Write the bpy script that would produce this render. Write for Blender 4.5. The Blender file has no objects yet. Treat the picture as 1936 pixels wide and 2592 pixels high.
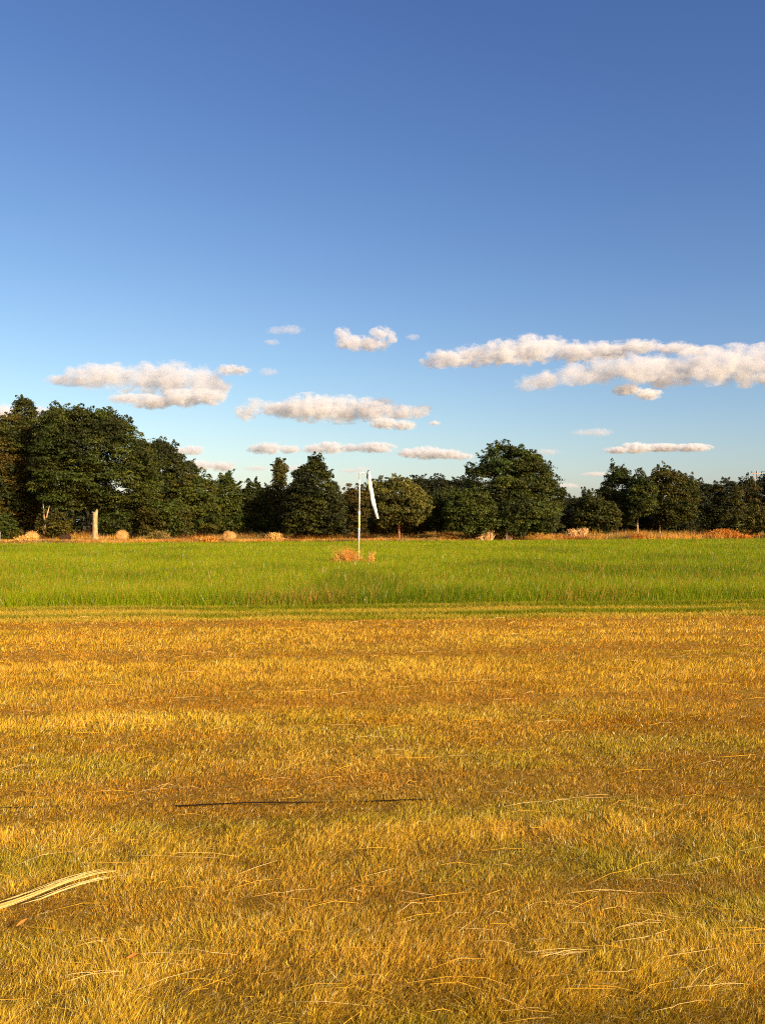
import bpy, math, random
import numpy as np
from mathutils import Vector

rng = np.random.default_rng(7)
random.seed(7)
SC = bpy.context.scene
COL = SC.collection
R = math.radians

# ------------------------------------------------------------------ camera, sky, sun, exposure
F = 2200.0          # focal length in pixels of the 1936 x 2592 photograph
HOR = 1337.0        # row of the horizon
EYE = 1.6
cam_d = bpy.data.cameras.new('camera')
cam_d.sensor_fit = 'VERTICAL'
cam_d.sensor_height = 24.0
cam_d.lens = 24.0 * F / 2592.0
cam_d.shift_y = (HOR - 1296.0) / 2592.0
cam_d.clip_start = 0.1
cam_d.clip_end = 60000
cam = bpy.data.objects.new('camera', cam_d)
COL.objects.link(cam)
cam.location = (0, 0, EYE)
cam.rotation_euler = (R(90), 0, 0)
SC.camera = cam

SUN_EL, SUN_AZ = 21.0, 137.0      # azimuth clockwise from the view direction (+Y): behind, to the right
sun_dir = Vector((math.sin(R(SUN_AZ)) * math.cos(R(SUN_EL)), math.cos(R(SUN_AZ)) * math.cos(R(SUN_EL)), math.sin(R(SUN_EL))))
world = bpy.data.worlds.new('World')
SC.world = world
world.use_nodes = True
wn, wl = world.node_tree.nodes, world.node_tree.links
bg = wn['Background']
sky = wn.new('ShaderNodeTexSky')
sky.sky_type = 'NISHITA'
sky.sun_disc = False
sky.sun_elevation = R(SUN_EL)
sky.sun_rotation = R(SUN_AZ)
sky.altitude = 0
sky.air_density = 1.0
sky.dust_density = 1.2
sky.ozone_density = 1.6
EXPOSURE = 0.55
bg.inputs['Strength'].default_value = 0.1
# the camera's contrasty blue: each channel of the physical sky raised to its own power
sep = wn.new('ShaderNodeSeparateColor'); com = wn.new('ShaderNodeCombineColor')
wl.new(sky.outputs[0], sep.inputs[0])
for ch, (gam, gain) in enumerate(((1.49, 2.58), (1.37, 2.10), (1.05, 1.70))):
    a_ = wn.new('ShaderNodeMath'); a_.operation = 'POWER'
    wl.new(sep.outputs[ch], a_.inputs[0]); a_.inputs[1].default_value = gam
    b_ = wn.new('ShaderNodeMath'); b_.operation = 'MULTIPLY'
    wl.new(a_.outputs[0], b_.inputs[0]); b_.inputs[1].default_value = gain * 0.095 ** gam / 0.1 / 2 ** EXPOSURE
    wl.new(b_.outputs[0], com.inputs[ch])
wl.new(com.outputs[0], bg.inputs['Color'])
world.cycles.sampling_method = 'AUTOMATIC'

sd = bpy.data.lights.new('sun', 'SUN')
sd.energy = 5.0
sd.angle = R(0.5)
sd.color = (1.0, 0.86, 0.68)
so = bpy.data.objects.new('sun', sd)
COL.objects.link(so)
so.rotation_euler = sun_dir.to_track_quat('Z', 'Y').to_euler()
so.location = (20, -20, 30)

SC.view_settings.view_transform = 'Standard'
SC.view_settings.look = 'None'
SC.view_settings.exposure = EXPOSURE
SC.view_settings.gamma = 1.0
SC.cycles.volume_bounces = 5
SC.cycles.max_bounces = 12
SC.cycles.transparent_max_bounces = 16
SC.cycles.use_denoising = False
SC.cycles.filter_width = 1.1
SC.cycles.denoising_prefilter = 'ACCURATE'
SC.cycles.use_adaptive_sampling = True
SC.cycles.adaptive_threshold = 0.004

# ------------------------------------------------------------------ helpers
def P(x, y, D):
    """point seen at pixel (x, y) of the photograph, D metres in front of the camera"""
    return np.array([(x - 968.0) / F * D, D, EYE + (HOR - y) / F * D])

def tag(o, label=None, cat=None, group=None, kind=None):
    if label: o['label'] = label
    if cat: o['category'] = cat
    if group: o['group'] = group
    if kind: o['kind'] = kind
    return o

def empty(name, loc):
    o = bpy.data.objects.new(name, None)
    o.empty_display_size = 0.3
    COL.objects.link(o)
    o.location = tuple(float(v) for v in loc)
    return o

def mesh_obj(name, V, faces, mat, col=None, parent=None, smooth=False, origin=None):
    """V (n,3) world coordinates; faces: int array (m,k) or list of tuples"""
    V = np.asarray(V, dtype=np.float32)
    off = np.zeros(3, np.float32)
    if parent is not None:
        p_ = parent
        while p_ is not None:
            off = off + np.array(p_.location, np.float32); p_ = p_.parent
    elif origin is not None:
        off = np.array(origin, np.float32)
    me = bpy.data.meshes.new(name)
    if isinstance(faces, np.ndarray):
        m, k = faces.shape
        me.vertices.add(len(V))
        me.vertices.foreach_set('co', (V - off).ravel())
        me.loops.add(m * k)
        me.loops.foreach_set('vertex_index', faces.astype(np.int32).ravel())
        me.polygons.add(m)
        me.polygons.foreach_set('loop_start', np.arange(0, m * k, k, dtype=np.int32))
        me.update(calc_edges=True)
    else:
        me.from_pydata([tuple(float(c) for c in v) for v in (V - off)], [], faces)
        me.update()
    if col is not None:
        a = me.attributes.new('tint', 'FLOAT_COLOR', 'POINT')
        c4 = np.ones((len(V), 4), np.float32)
        c4[:, :3] = col
        a.data.foreach_set('color', c4.ravel())
    if smooth:
        me.polygons.foreach_set('use_smooth', np.ones(len(me.polygons), bool))
    me.materials.append(mat)
    o = bpy.data.objects.new(name, me)
    COL.objects.link(o)
    if parent is not None:
        o.parent = parent
    elif origin is not None:
        o.location = tuple(float(v) for v in origin)
    return o

def new_mat(name, rough=0.8, spec=0.2):
    m = bpy.data.materials.new(name)
    m.use_nodes = True
    n = m.node_tree.nodes
    b = n['Principled BSDF']
    b.inputs['Roughness'].default_value = rough
    b.inputs['Specular IOR Level'].default_value = spec
    return m, n, m.node_tree.links, b

def tint_mat(name, rough=0.7, spec=0.15, trans=0.3, tmul=(1, 1, 1)):
    """vegetation: colour of each blade or leaf from its own 'tint', part of the light passes through"""
    m, n, l, b = new_mat(name, rough, spec)
    at = n.new('ShaderNodeAttribute'); at.attribute_name = 'tint'
    l.new(at.outputs['Color'], b.inputs['Base Color'])
    if trans > 0:
        tr = n.new('ShaderNodeBsdfTranslucent')
        mx = n.new('ShaderNodeMix'); mx.data_type = 'RGBA'; mx.blend_type = 'MULTIPLY'
        mx.inputs['Factor'].default_value = 1.0
        l.new(at.outputs['Color'], mx.inputs['A'])
        mx.inputs['B'].default_value = (*tmul, 1)
        l.new(mx.outputs['Result'], tr.inputs['Color'])
        ms = n.new('ShaderNodeMixShader')
        ms.inputs[0].default_value = trans
        l.new(b.outputs[0], ms.inputs[1]); l.new(tr.outputs[0], ms.inputs[2])
        l.new(ms.outputs[0], n['Material Output'].inputs['Surface'])
    return m

def noise_mat(name, stops, scale=5.0, rough=0.85, spec=0.2, bump=0.3, detail=8, stretch=(1, 1, 1), bump_scale=None, dist=0.05):
    m, n, l, b = new_mat(name, rough, spec)
    tc = n.new('ShaderNodeTexCoord')
    mp = n.new('ShaderNodeMapping'); mp.inputs['Scale'].default_value = stretch
    nz = n.new('ShaderNodeTexNoise'); nz.inputs['Scale'].default_value = scale; nz.inputs['Detail'].default_value = detail
    nz.inputs['Roughness'].default_value = 0.65
    cr = n.new('ShaderNodeValToRGB')
    el = cr.color_ramp.elements
    while len(el) < len(stops): el.new(0.5)
    for e, (p, c) in zip(el, stops):
        e.position = p; e.color = (*c, 1)
    l.new(tc.outputs['Object'], mp.inputs['Vector'])
    l.new(mp.outputs[0], nz.inputs['Vector'])
    l.new(nz.outputs['Fac'], cr.inputs[0])
    l.new(cr.outputs[0], b.inputs['Base Color'])
    if bump:
        n2 = n.new('ShaderNodeTexNoise'); n2.inputs['Scale'].default_value = bump_scale or scale * 4; n2.inputs['Detail'].default_value = 6
        l.new(mp.outputs[0], n2.inputs['Vector'])
        bp = n.new('ShaderNodeBump'); bp.inputs['Strength'].default_value = bump; bp.inputs['Distance'].default_value = dist
        l.new(n2.outputs['Fac'], bp.inputs['Height'])
        l.new(bp.outputs[0], b.inputs['Normal'])
    return m

class VNoise:
    """smooth 2-D value noise, a few octaves"""
    def __init__(self, seed):
        self.g = np.random.default_rng(seed).random((256, 256))
    def one(self, x, y):
        xi, yi = np.floor(x).astype(int), np.floor(y).astype(int)
        fx, fy = x - xi, y - yi
        fx = fx * fx * (3 - 2 * fx); fy = fy * fy * (3 - 2 * fy)
        g = self.g
        a = g[xi & 255, yi & 255]; b = g[(xi + 1) & 255, yi & 255]
        c = g[xi & 255, (yi + 1) & 255]; d = g[(xi + 1) & 255, (yi + 1) & 255]
        return (a * (1 - fx) + b * fx) * (1 - fy) + (c * (1 - fx) + d * fx) * fy
    def __call__(self, x, y, oct=4):
        s, w, t = 0, 1.0, 0
        for k in range(oct):
            s = s + w * self.one(x * 2 ** k + 17.3 * k, y * 2 ** k + 5.1 * k); t += w; w *= 0.55
        return s / t

def sstep(a, b, x):
    t = np.clip((x - a) / (b - a), 0, 1)
    return t * t * (3 - 2 * t)

def mixc(a, b, t):
    return a * (1 - t[:, None]) + b * t[:, None]

def tube_data(pts, rad, n=8):
    pts = [Vector(tuple(float(c) for c in p)) for p in pts]
    V, Fc = [], []
    up = Vector((0, 0, 1))
    for i, p in enumerate(pts):
        a = pts[max(i - 1, 0)]; b = pts[min(i + 1, len(pts) - 1)]
        d = (b - a).normalized()
        s = d.cross(up)
        if s.length < 0.05: s = d.cross(Vector((1, 0, 0)))
        s.normalize(); t = s.cross(d)
        r = rad[i]
        for k in range(n):
            an = 2 * math.pi * k / n
            V.append(tuple(p + s * (math.cos(an) * r) + t * (math.sin(an) * r)))
    for i in range(len(pts) - 1):
        for k in range(n):
            a, b = i * n + k, i * n + (k + 1) % n
            Fc.append((a, b, b + n, a + n))
    Fc.append(tuple(range(n - 1, -1, -1)))
    Fc.append(tuple((len(pts) - 1) * n + k for k in range(n)))
    return V, Fc

class MB:
    def __init__(self): self.V, self.F = [], []
    def add(self, V, Fc):
        o = len(self.V)
        self.V += [tuple(v) for v in V]
        self.F += [tuple(i + o for i in f) for f in Fc]
    def tube(self, pts, rad, n=8):
        self.add(*tube_data(pts, rad, n))
    def box(self, c, s):
        x, y, z = c; a, b, h = s[0] / 2, s[1] / 2, s[2] / 2
        V = [(x + i * a, y + j * b, z + k * h) for i in (-1, 1) for j in (-1, 1) for k in (-1, 1)]
        self.add(V, [(0, 1, 3, 2), (4, 6, 7, 5), (0, 4, 5, 1), (2, 3, 7, 6), (0, 2, 6, 4), (1, 5, 7, 3)])
    def build(self, name, mat, parent=None, smooth=True):
        return mesh_obj(name, np.array(self.V), self.F, mat, parent=parent, smooth=smooth)

# ------------------------------------------------------------------ materials
M_blade = tint_mat('dry_grass_blades', 0.6, 0.15, 0.25, (1.0, 0.9, 0.5))
M_green = tint_mat('green_grass_blades', 0.65, 0.08, 0.35, (1.0, 1.1, 0.3))
M_leaf = tint_mat('tree_leaves', 0.6, 0.2, 0.22, (1.2, 1.3, 0.5))
M_bark = noise_mat('bark', [(0.3, (0.07, 0.045, 0.025)), (0.7, (0.17, 0.12, 0.07))], 3.0, stretch=(3, 3, 0.6), bump=0.6)
M_palebark = noise_mat('pale_bark', [(0.3, (0.24, 0.13, 0.05)), (0.55, (0.52, 0.34, 0.15)), (0.75, (0.68, 0.50, 0.28))], 2.5, stretch=(2, 2, 0.7), bump=0.8, dist=0.15)
M_pinebark = noise_mat('pine_bark', [(0.3, (0.12, 0.045, 0.02)), (0.7, (0.34, 0.16, 0.07))], 3.0, stretch=(3, 3, 0.6), bump=0.6)
M_white = noise_mat('white_paint', [(0.25, (0.68, 0.67, 0.62)), (0.6, (0.82, 0.81, 0.78))], 2.0, 0.4, 0.4, bump=0.05)
M_sock = noise_mat('white_sock_cloth', [(0.25, (0.66, 0.64, 0.58)), (0.6, (0.83, 0.82, 0.79))], 3.0, 0.9, 0.1, bump=0.3, bump_scale=25, dist=0.01)
M_sockold = noise_mat('weathered_sock_cloth', [(0.25, (0.52, 0.49, 0.42)), (0.6, (0.70, 0.66, 0.57))], 3.0, 0.9, 0.1, bump=0.3, bump_scale=25, dist=0.01)
M_yellow = noise_mat('yellow_plastic', [(0.3, (0.72, 0.60, 0.10)), (0.7, (0.82, 0.76, 0.32))], 3.0, 0.5, 0.3, bump=0.05)
M_rust = noise_mat('rusty_steel', [(0.3, (0.45, 0.22, 0.05)), (0.7, (0.70, 0.50, 0.22))], 6.0, 0.7, 0.3, bump=0.2)
M_dark = noise_mat('dark_metal', [(0.3, (0.02, 0.02, 0.02)), (0.7, (0.05, 0.045, 0.04))], 6.0, 0.5, 0.4, bump=0.1)
M_cable = noise_mat('black_rubber', [(0.3, (0.010, 0.007, 0.004)), (0.7, (0.022, 0.015, 0.009))], 9.0, 0.9, 0.03, bump=0.1)
M_pole = noise_mat('weathered_pole_wood', [(0.3, (0.30, 0.19, 0.11)), (0.7, (0.52, 0.38, 0.25))], 2.0, stretch=(3, 3, 0.4), bump=0.3)
M_bale = noise_mat('straw_bale', [(0.25, (0.28, 0.13, 0.03)), (0.5, (0.50, 0.27, 0.075)), (0.75, (0.62, 0.37, 0.14))], 3.0, 0.9, 0.1, bump=0.9, bump_scale=18, dist=0.1)
M_darkbale = noise_mat('dark_bale', [(0.3, (0.03, 0.015, 0.008)), (0.7, (0.10, 0.05, 0.025))], 3.0, 0.95, 0.1, bump=0.9, bump_scale=18, dist=0.1)  # much darker brown tones, used for one bale only

# ------------------------------------------------------------------ field edges (straight lines on the ground)
def D_brown(x):   # far edge of the dry mown field, x = pixel column
    return EYE * F / (241 - 20 * x / 1936)
def D_tall(x):    # near edge of the tall green grass
    return EYE * F / (207 - 22 * x / 1936)
def D_far(x):     # far edge of the tall green grass
    return (EYE - 0.3) * F / np.maximum(35 - 12 * x / 1936, 12)

n1, n2, n3, n4 = VNoise(1), VNoise(2), VNoise(3), VNoise(4)

# ground: one sheet to the horizon, its soil tinted by zone
def ground():
    xs = np.unique(np.concatenate([np.linspace(-25, 25, 101), np.linspace(-220, 220, 81), np.linspace(-6000, 6000, 13)]))
    ys = np.unique(np.concatenate([np.linspace(-10, 30, 101), np.linspace(-60, 260, 81), np.linspace(-3000, 14000, 13)]))
    X, Y = np.meshgrid(xs, ys, indexing='ij')
    Z = (n1(X / 4.0, Y / 4.0, 3) - 0.5) * 0.05 * (np.abs(X) < 60) * (np.abs(Y) < 90)
    V = np.stack([X, Y, Z], -1).reshape(-1, 3)
    a, b = len(xs), len(ys)
    i, j = np.meshgrid(np.arange(a - 1), np.arange(b - 1), indexing='ij')
    q = np.stack([i * b + j, (i + 1) * b + j, (i + 1) * b + j + 1, i * b + j + 1], -1).reshape(-1, 4)
    m, n, l, bs = new_mat('field_soil', 0.95, 0.1)
    tc = n.new('ShaderNodeTexCoord')
    sp = n.new('ShaderNodeSeparateXYZ'); l.new(tc.outputs['Object'], sp.inputs[0])
    def math_(op, a_, b_):
        k = n.new('ShaderNodeMath'); k.operation = op
        for s, v in ((0, a_), (1, b_)):
            if isinstance(v, (int, float)): k.inputs[s].default_value = v
            else: l.new(v, k.inputs[s])
        return k.outputs[0]
    def edge(y0, y1):   # Y - line through the two frame edges' depths
        X0, X1 = -0.44 * y0, 0.44 * y1
        k = (y1 - y0) / (X1 - X0)
        line = math_('ADD', math_('MULTIPLY', sp.outputs['X'], k), y0 - k * X0)
        return math_('SUBTRACT', sp.outputs['Y'], line)
    def ramp(scale, stops, det=8):
        nz = n.new('ShaderNodeTexNoise'); nz.inputs['Scale'].default_value = scale; nz.inputs['Detail'].default_value = det
        l.new(tc.outputs['Object'], nz.inputs['Vector'])
        cr = n.new('ShaderNodeValToRGB')
        for e, (p, c) in zip(cr.color_ramp.elements, stops): e.position = p; e.color = (*c, 1)
        l.new(nz.outputs['Fac'], cr.inputs[0])
        return cr.outputs[0]
    c_dry = ramp(14, [(0.35, (0.22, 0.10, 0.006)), (0.65, (0.46, 0.24, 0.015))])
    c_mown = ramp(7, [(0.35, (0.14, 0.12, 0.01)), (0.65, (0.34, 0.25, 0.02))])
    c_grn = ramp(3, [(0.35, (0.09, 0.12, 0.01)), (0.65, (0.16, 0.18, 0.02))])
    c_str = ramp(0.6, [(0.35, (0.16, 0.11, 0.03)), (0.65, (0.40, 0.24, 0.07))])
    cur = c_dry
    for d, c in ((edge(EYE * F / 241, EYE * F / 221), c_mown), (edge(EYE * F / 207, EYE * F / 185), c_grn), (edge(82, 124), c_str)):
        mx = n.new('ShaderNodeMix'); mx.data_type = 'RGBA'
        f = n.new('ShaderNodeMapRange'); f.inputs[1].default_value = -0.15; f.inputs[2].default_value = 0.15
        l.new(d, f.inputs[0]); l.new(f.outputs[0], mx.inputs['Factor'])
        l.new(cur, mx.inputs['A']); l.new(c, mx.inputs['B'])
        cur = mx.outputs['Result']
    l.new(cur, bs.inputs['Base Color'])
    o = mesh_obj('ground', V, q, m, smooth=True)
    tag(o, kind='structure')
ground()
def gz(X, Y):
    return (n1(X / 4.0, Y / 4.0, 3) - 0.5) * 0.05 * (np.abs(X) < 60) * (np.abs(Y) < 90)

def blades(name, X, Y, H, W, lean, col, mat, curve=0.46, z0=None, parent=None, seg=2, face=None):
    """bent tapering blades; lean (n,2) = horizontal shift of the tip as a share of the height"""
    N = len(X)
    Z = gz(X, Y) - 0.005 if z0 is None else z0
    a = rng.uniform(0, math.pi, N) if face is None else face
    wx, wy = np.cos(a) * W / 2, np.sin(a) * W / 2
    base = np.stack([X, Y, Z], -1)
    wv = np.stack([wx, wy, np.zeros(N)], -1)
    tip = base + np.stack([lean[:, 0] * H, lean[:, 1] * H, H], -1)
    if seg == 1:
        V = np.stack([base - wv, base + wv, tip], 1).reshape(-1, 3)
        Fc = np.arange(3 * N).reshape(N, 3)
        C = np.repeat(col, 3, 0)
    else:
        mid = base + np.stack([lean[:, 0] * H * curve, lean[:, 1] * H * curve, H * 0.55], -1)
        V = np.stack([base - wv, base + wv, mid - wv * 0.8, mid + wv * 0.8, tip], 1).reshape(-1, 3)
        k = np.arange(N)[:, None] * 5
        Fc = np.stack([k + np.array([0, 1, 3]), k + np.array([0, 3, 2]), k + np.array([2, 3, 4])], 1).reshape(-1, 3)
        C = np.repeat(col, 5, 0)
    return mesh_obj(name, V, Fc, mat, col=C, parent=parent)

def sample_D(n, d0, d1, p):
    """distances with density ~ D**-p"""
    u = rng.random(n)
    if abs(p - 1) < 1e-6: return d0 * (d1 / d0) ** u
    q = 1 - p
    return (d0 ** q + u * (d1 ** q - d0 ** q)) ** (1 / q)

A = lambda *c: np.array(c)
STRAW, STRAW2, RUST, PALE, LIME, OLIVE = A(.84, .49, .040), A(.66, .345, .018), A(.48, .19, .010), A(.93, .70, .28), A(.36, .355, .012), A(.45, .30, .02)

# ------------------------------------------------------------------ dry mown field
def dry_field():
    N = 2000000
    Dd = sample_D(N, 2.3, 16.2, 2.0)
    s = rng.uniform(-1, 1, N) * (.47 + 1.5 / Dd)
    X, Y = s * Dd, Dd
    px = 968 + s * F
    inside = Y < D_brown(px) + rng.normal(0, 0.10, N) + .5 * (n2(X * .7, X * 0 + 4, 4) - .5)
    X, Y, Dd, px = [v[inside] for v in (X, Y, Dd, px)]
    # tufts, thin spots and mowing bands
    tuft = n2(X * 5.5 + 40, Y * 5.5, 3)
    vv = Y - .097 * X
    band = .6 * n3(X / 14.0 + 3, vv / 0.62, 2) + .4 * n2(X / 4.0 + 3, vv / 0.30 + 9, 2)
    thin = n4(X * 1.3 + 9, Y * 1.6, 3)
    keep = rng.random(len(X)) < (sstep(0.28, 0.46, tuft) * 0.6 + 0.40) * np.maximum(sstep(0.25, 0.42, thin) * .45 + .55, .92 * sstep(9, 6, Dd))
    X, Y, Dd, px, tuft, band, thin = X[keep], Y[keep], Dd[keep], px[keep], tuft[keep], band[keep], thin[keep]
    N = len(X)
    big = n3(X / 1.1 + 9, Y / 0.8 + 3, 4)
    sm = n4(X * 3.1, Y * 3.1, 3)
    H = (0.016 + 0.040 * rng.random(N) ** 1.7) * (0.72 + .50 * sstep(.3, .7, tuft)) * (0.75 + 0.5 * sstep(.35, .65, band)) * (1 - .22 * sstep(9, 4, Dd))
    W = (0.0018 + 0.0020 * rng.random(N)) * np.maximum(1, Dd / 3.8)
    ang = (n1(X / 0.9 + 31, Y / 0.9, 3) - 0.5) * 6.0 + 0.3 + rng.normal(0, 1.0, N)
    flat_ = sstep(.58, .68, n1(X / .8 + 90, Y / .5 + 14, 3))
    lm = 0.2 + 0.75 * rng.random(N) ** 1.3 + 2.5 * (rng.random(N) < 0.12 + .12 * flat_)
    lean = np.stack([np.cos(ang) * lm, np.sin(ang) * lm], -1)
    near_w = sstep(9.5, 4.5, Dd)
    col = mixc(np.tile(STRAW2, (N, 1)), STRAW, sstep(0.2, 0.75, sm + rng.normal(0, 0.25, N)))
    col = mixc(col, RUST, (0.65 - .05 * near_w) * sstep(0.46, 0.70, big + rng.normal(0, 0.12, N)))
    gn = n2(X / 0.9 + 70, Y / 0.45 + 20, 4) + .35 * (n1(X / 3.5 + 50, Y / 1.8 + 8, 2) - .5)
    g = (0.30 + .42 * near_w) * sstep(0.48 - .05 * near_w, 0.70 - .04 * near_w, gn + rng.normal(0, 0.13, N))
    g = np.maximum(g, (rng.random(N) < 0.10 + .12 * near_w) * 0.7)
    col = mixc(col, LIME, g)
    col = mixc(col, STRAW * 1.1, .5 * sstep(.52, .68, band))
    col = mixc(col, RUST, .50 * sstep(.50, .34, band))
    col = np.where((rng.random(N) < 0.03 + .045 * near_w)[:, None], PALE, col)
    brown = near_w * .35 * sstep(.25, .9, rng.random(N))
    col = mixc(col, A(.36, .16, .02), brown)
    col = col * (rng.uniform(0.32, 1.30, N) * (1.06 + .12 * near_w))[:, None]
    # thatch: cut pieces lying flat between the stems
    M = 520000
    dt = sample_D(M, 2.3, 16.2, 2.0); st_ = rng.uniform(-1, 1, M) * (.47 + 1.5 / dt)
    dt, st_ = [v[dt < D_brown(968 + st_ * F)] for v in (dt, st_)]
    M = len(dt); at_ = rng.normal(.1, .9, M); ht = rng.uniform(.002, .010, M)
    lt = rng.uniform(.02, .07, M) / ht
    ct = mixc(np.tile(STRAW2 * .75, (M, 1)), STRAW, rng.random(M) ** 1.2) * (rng.uniform(.40, 1.15, M) * (1 - .28 * sstep(8, 4.5, dt)))[:, None]
    ct = np.where((rng.random(M) < .04)[:, None], PALE, ct)
    zt_ = gz(st_ * dt, dt) + rng.uniform(0, .018, M)
    tag(blades('straw_thatch', st_ * dt, dt, ht, .0022 * np.maximum(1, dt / 3.8), np.stack([np.cos(at_) * lt, np.sin(at_) * lt], -1), ct, M_blade, z0=zt_, seg=1, face=at_ + math.pi / 2),
        'cut dry stalks lying flat among the stubble', 'straw', kind='stuff')
    near = Dd < 7.5
    for k, sel in enumerate((near, ~near)):
        o = blades('dry_grass', X[sel], Y[sel], H[sel], W[sel], lean[sel], np.clip(col[sel], 0, .95), M_blade, seg=2 if k == 0 else 1)
        tag(o, ('short mown straw coloured grass stubble in the foreground', 'short mown golden grass running up to the green strip')[k], 'grass', kind='stuff')
dry_field()

# ------------------------------------------------------------------ mown green strip
def strip():
    N = 110000
    s = rng.uniform(-0.56, 0.56, N)
    px = 968 + s * F
    d0, d1 = D_brown(px) - 0.1, D_tall(px) + 0.15
    t = rng.random(N)
    Dd = d0 + t * (d1 - d0)
    X, Y = s * Dd, Dd
    rut = np.exp(-((t - 0.30 - 0.05 * (n1(X / 3, Y, 2) - .5)) / 0.07) ** 2) + np.exp(-((t - 0.80) / 0.06) ** 2)
    H = rng.uniform(0.02, 0.06, N) * (0.7 + 0.9 * n2(X / 1.5, Y * 2, 3)) * (1 + 0.8 * rut)
    W = rng.uniform(0.008, 0.016, N)
    ang = rng.uniform(0, 6.28, N); lm = rng.uniform(0.2, 1.2, N)
    lean = np.stack([np.cos(ang) * lm, np.sin(ang) * lm], -1)
    sw = sstep(0.45, 0.6, n3(X / 2.5, Y * 1.5 + 8, 4) + 0.1 * np.sin(t * 14))
    col = mixc(np.tile(A(.26, .25, .008), (N, 1)), A(.62, .40, .05), 0.85 * sw)
    col = mixc(col, A(.17, .20, .008), 0.7 * np.clip(rut, 0, 1))
    col = col * rng.uniform(0.65, 1.3, N)[:, None]
    tag(blades('mown_grass', X, Y, H, W, lean, col, M_green, seg=1), 'short mown green and straw strip between the two fields', 'grass', kind='stuff')
strip()

# ------------------------------------------------------------------ tall green field
WSD = 38.0
def tall():
    N = 900000
    Dd = sample_D(N, 16.4, 125, 1.15)
    s = rng.uniform(-0.54, 0.54, N)
    px = 968 + s * F
    ok = (Dd > D_tall(px) + 0.18 * rng.normal(0, 1, N) + 0.9 * (n1(s * 30, Dd * .3, 3) - .5)) & (Dd < D_far(px) + rng.normal(0, .4, N))
    Dd, s = Dd[ok], s[ok]
    px = 968 + s * F
    N = len(Dd)
    X, Y = s * Dd, Dd
    e = Dd - D_tall(px)
    edge = np.exp(-np.maximum(e, 0) / 1.8)
    pn = n2(X / 2.5, Y / 2.5, 4)
    H = (0.13 + 0.17 * rng.random(N) + .10 * edge * rng.random(N)) * (0.8 + 0.4 * pn) * sstep(-0.3, 0.7, e) + 0.05
    W = (0.003 + 0.003 * rng.random(N)) * np.maximum(1.4, Dd / 14.0)
    ang = rng.uniform(0, 6.28, N); lm = 0.12 + 0.4 * rng.random(N)
    lean = np.stack([np.cos(ang) * lm + 0.05, np.sin(ang) * lm], -1)
    col = mixc(np.tile(A(.165, .235, .002), (N, 1)), A(.27, .32, .004), sstep(0.3, 0.7, n4(X / 4, Y / 6, 4) + rng.normal(0, .15, N)))
    col = mixc(col, A(.105, .165, .002), 0.75 * sstep(0.52, 0.68, n3(X / 5, Y / 9, 4)))
    red = sstep(0.45, 0.62, n1(X / 2.2 + 5, Y / 3, 3)) * np.clip(edge * 1.2, 0, 1)
    seed = rng.random(N) < 0.08 + 0.22 * red
    col = np.where(seed[:, None], A(.46, .25, .04), col)
    H = np.where(seed, H * 1.22, H)
    fl = rng.random(N) < 0.006
    col = np.where(fl[:, None], A(.75, .75, .5), col)
    col = col * rng.uniform(0.65, 1.3, N)[:, None]
    nearm = Dd < 34
    for k, sel in enumerate((nearm, ~nearm)):
        tag(blades('tall_grass', X[sel], Y[sel], H[sel], W[sel], lean[sel], np.clip(col[sel], 0, .9), M_green, seg=2 if k == 0 else 1),
            ('tall green grass standing at the near edge of the green field', 'bright green grass of the far part of the field')[k], 'grass', kind='stuff')
tall()

# ------------------------------------------------------------------ dry verge between the field and the trees
def verge():
    N = 230000
    s = rng.uniform(-0.52, 0.52, N)
    px = 968 + s * F
    d0 = D_far(px)
    Dd = d0 + rng.random(N) ** 1.4 * (30 + 6 * px / 1936) - 0.5
    X, Y = s * Dd, Dd
    p = n1(X / 3.0 + 11, Y / 3.0, 4)
    dens = rng.random(N) < sstep(0.30, 0.6, p) * 0.9 + 0.12
    X, Y, Dd, p = X[dens], Y[dens], Dd[dens], p[dens]
    N = len(X)
    tall_ = sstep(0.52, 0.68, n2(X / 3.5 + 3, Y / 4, 3))
    back = sstep(0, 5, Dd - 97 - 14 * np.clip((X / Dd * F + 968) / 1936, 0, 1))
    H = rng.uniform(0.2, 0.5, N) * (.6 + .8 * p) + back * (rng.uniform(0.15, 0.6, N) + 0.7 * tall_ * rng.random(N))
    W = rng.uniform(0.03, 0.07, N)
    ang = rng.uniform(0, 6.28, N); lm = rng.uniform(0.1, 0.5, N)
    lean = np.stack([np.cos(ang) * lm, np.sin(ang) * lm], -1)
    hue = n3(X / 4, Y / 4 + 77, 3) + rng.normal(0, .08, N)
    col = mixc(np.tile(A(.74, .38, .05), (N, 1)), A(.46, .16, .015), sstep(0.45, 0.62, hue))
    col = mixc(col, A(.20, .17, .03), 0.75 * sstep(0.52, 0.68, n4(X / 5, Y / 3, 3)))
    col = np.where((rng.random(N) < .06)[:, None], A(.78, .62, .40), col)
    col = col * (.5 + .5 * sstep(.35, .6, n2(X / 2 + 31, Y / 2, 4)))[:, None] * rng.uniform(0.6, 1.2, N)[:, None]
    tag(blades('dry_verge', X, Y, H, W, lean, col, M_blade, seg=1), 'rusty and golden dry grass verge along the foot of the trees', 'grass', kind='stuff')
verge()

# ------------------------------------------------------------------ loose straw
def straw_stems(name, stems, mat, parent=None):
    """stems: list of (points, width, colour)"""
    V, Fc, C = [], [], []
    for pts, w, c in stems:
        rad = [w * (0.9 if 0 < i < len(pts) - 1 else 0.4) for i in range(len(pts))]
        v, f = tube_data(pts, rad, 4)
        o = len(V); V += v; Fc += [tuple(i + o for i in g) for g in f]; C += [c] * len(v)
    return mesh_obj(name, np.array(V), Fc, mat, col=np.array(C), parent=parent)

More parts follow.
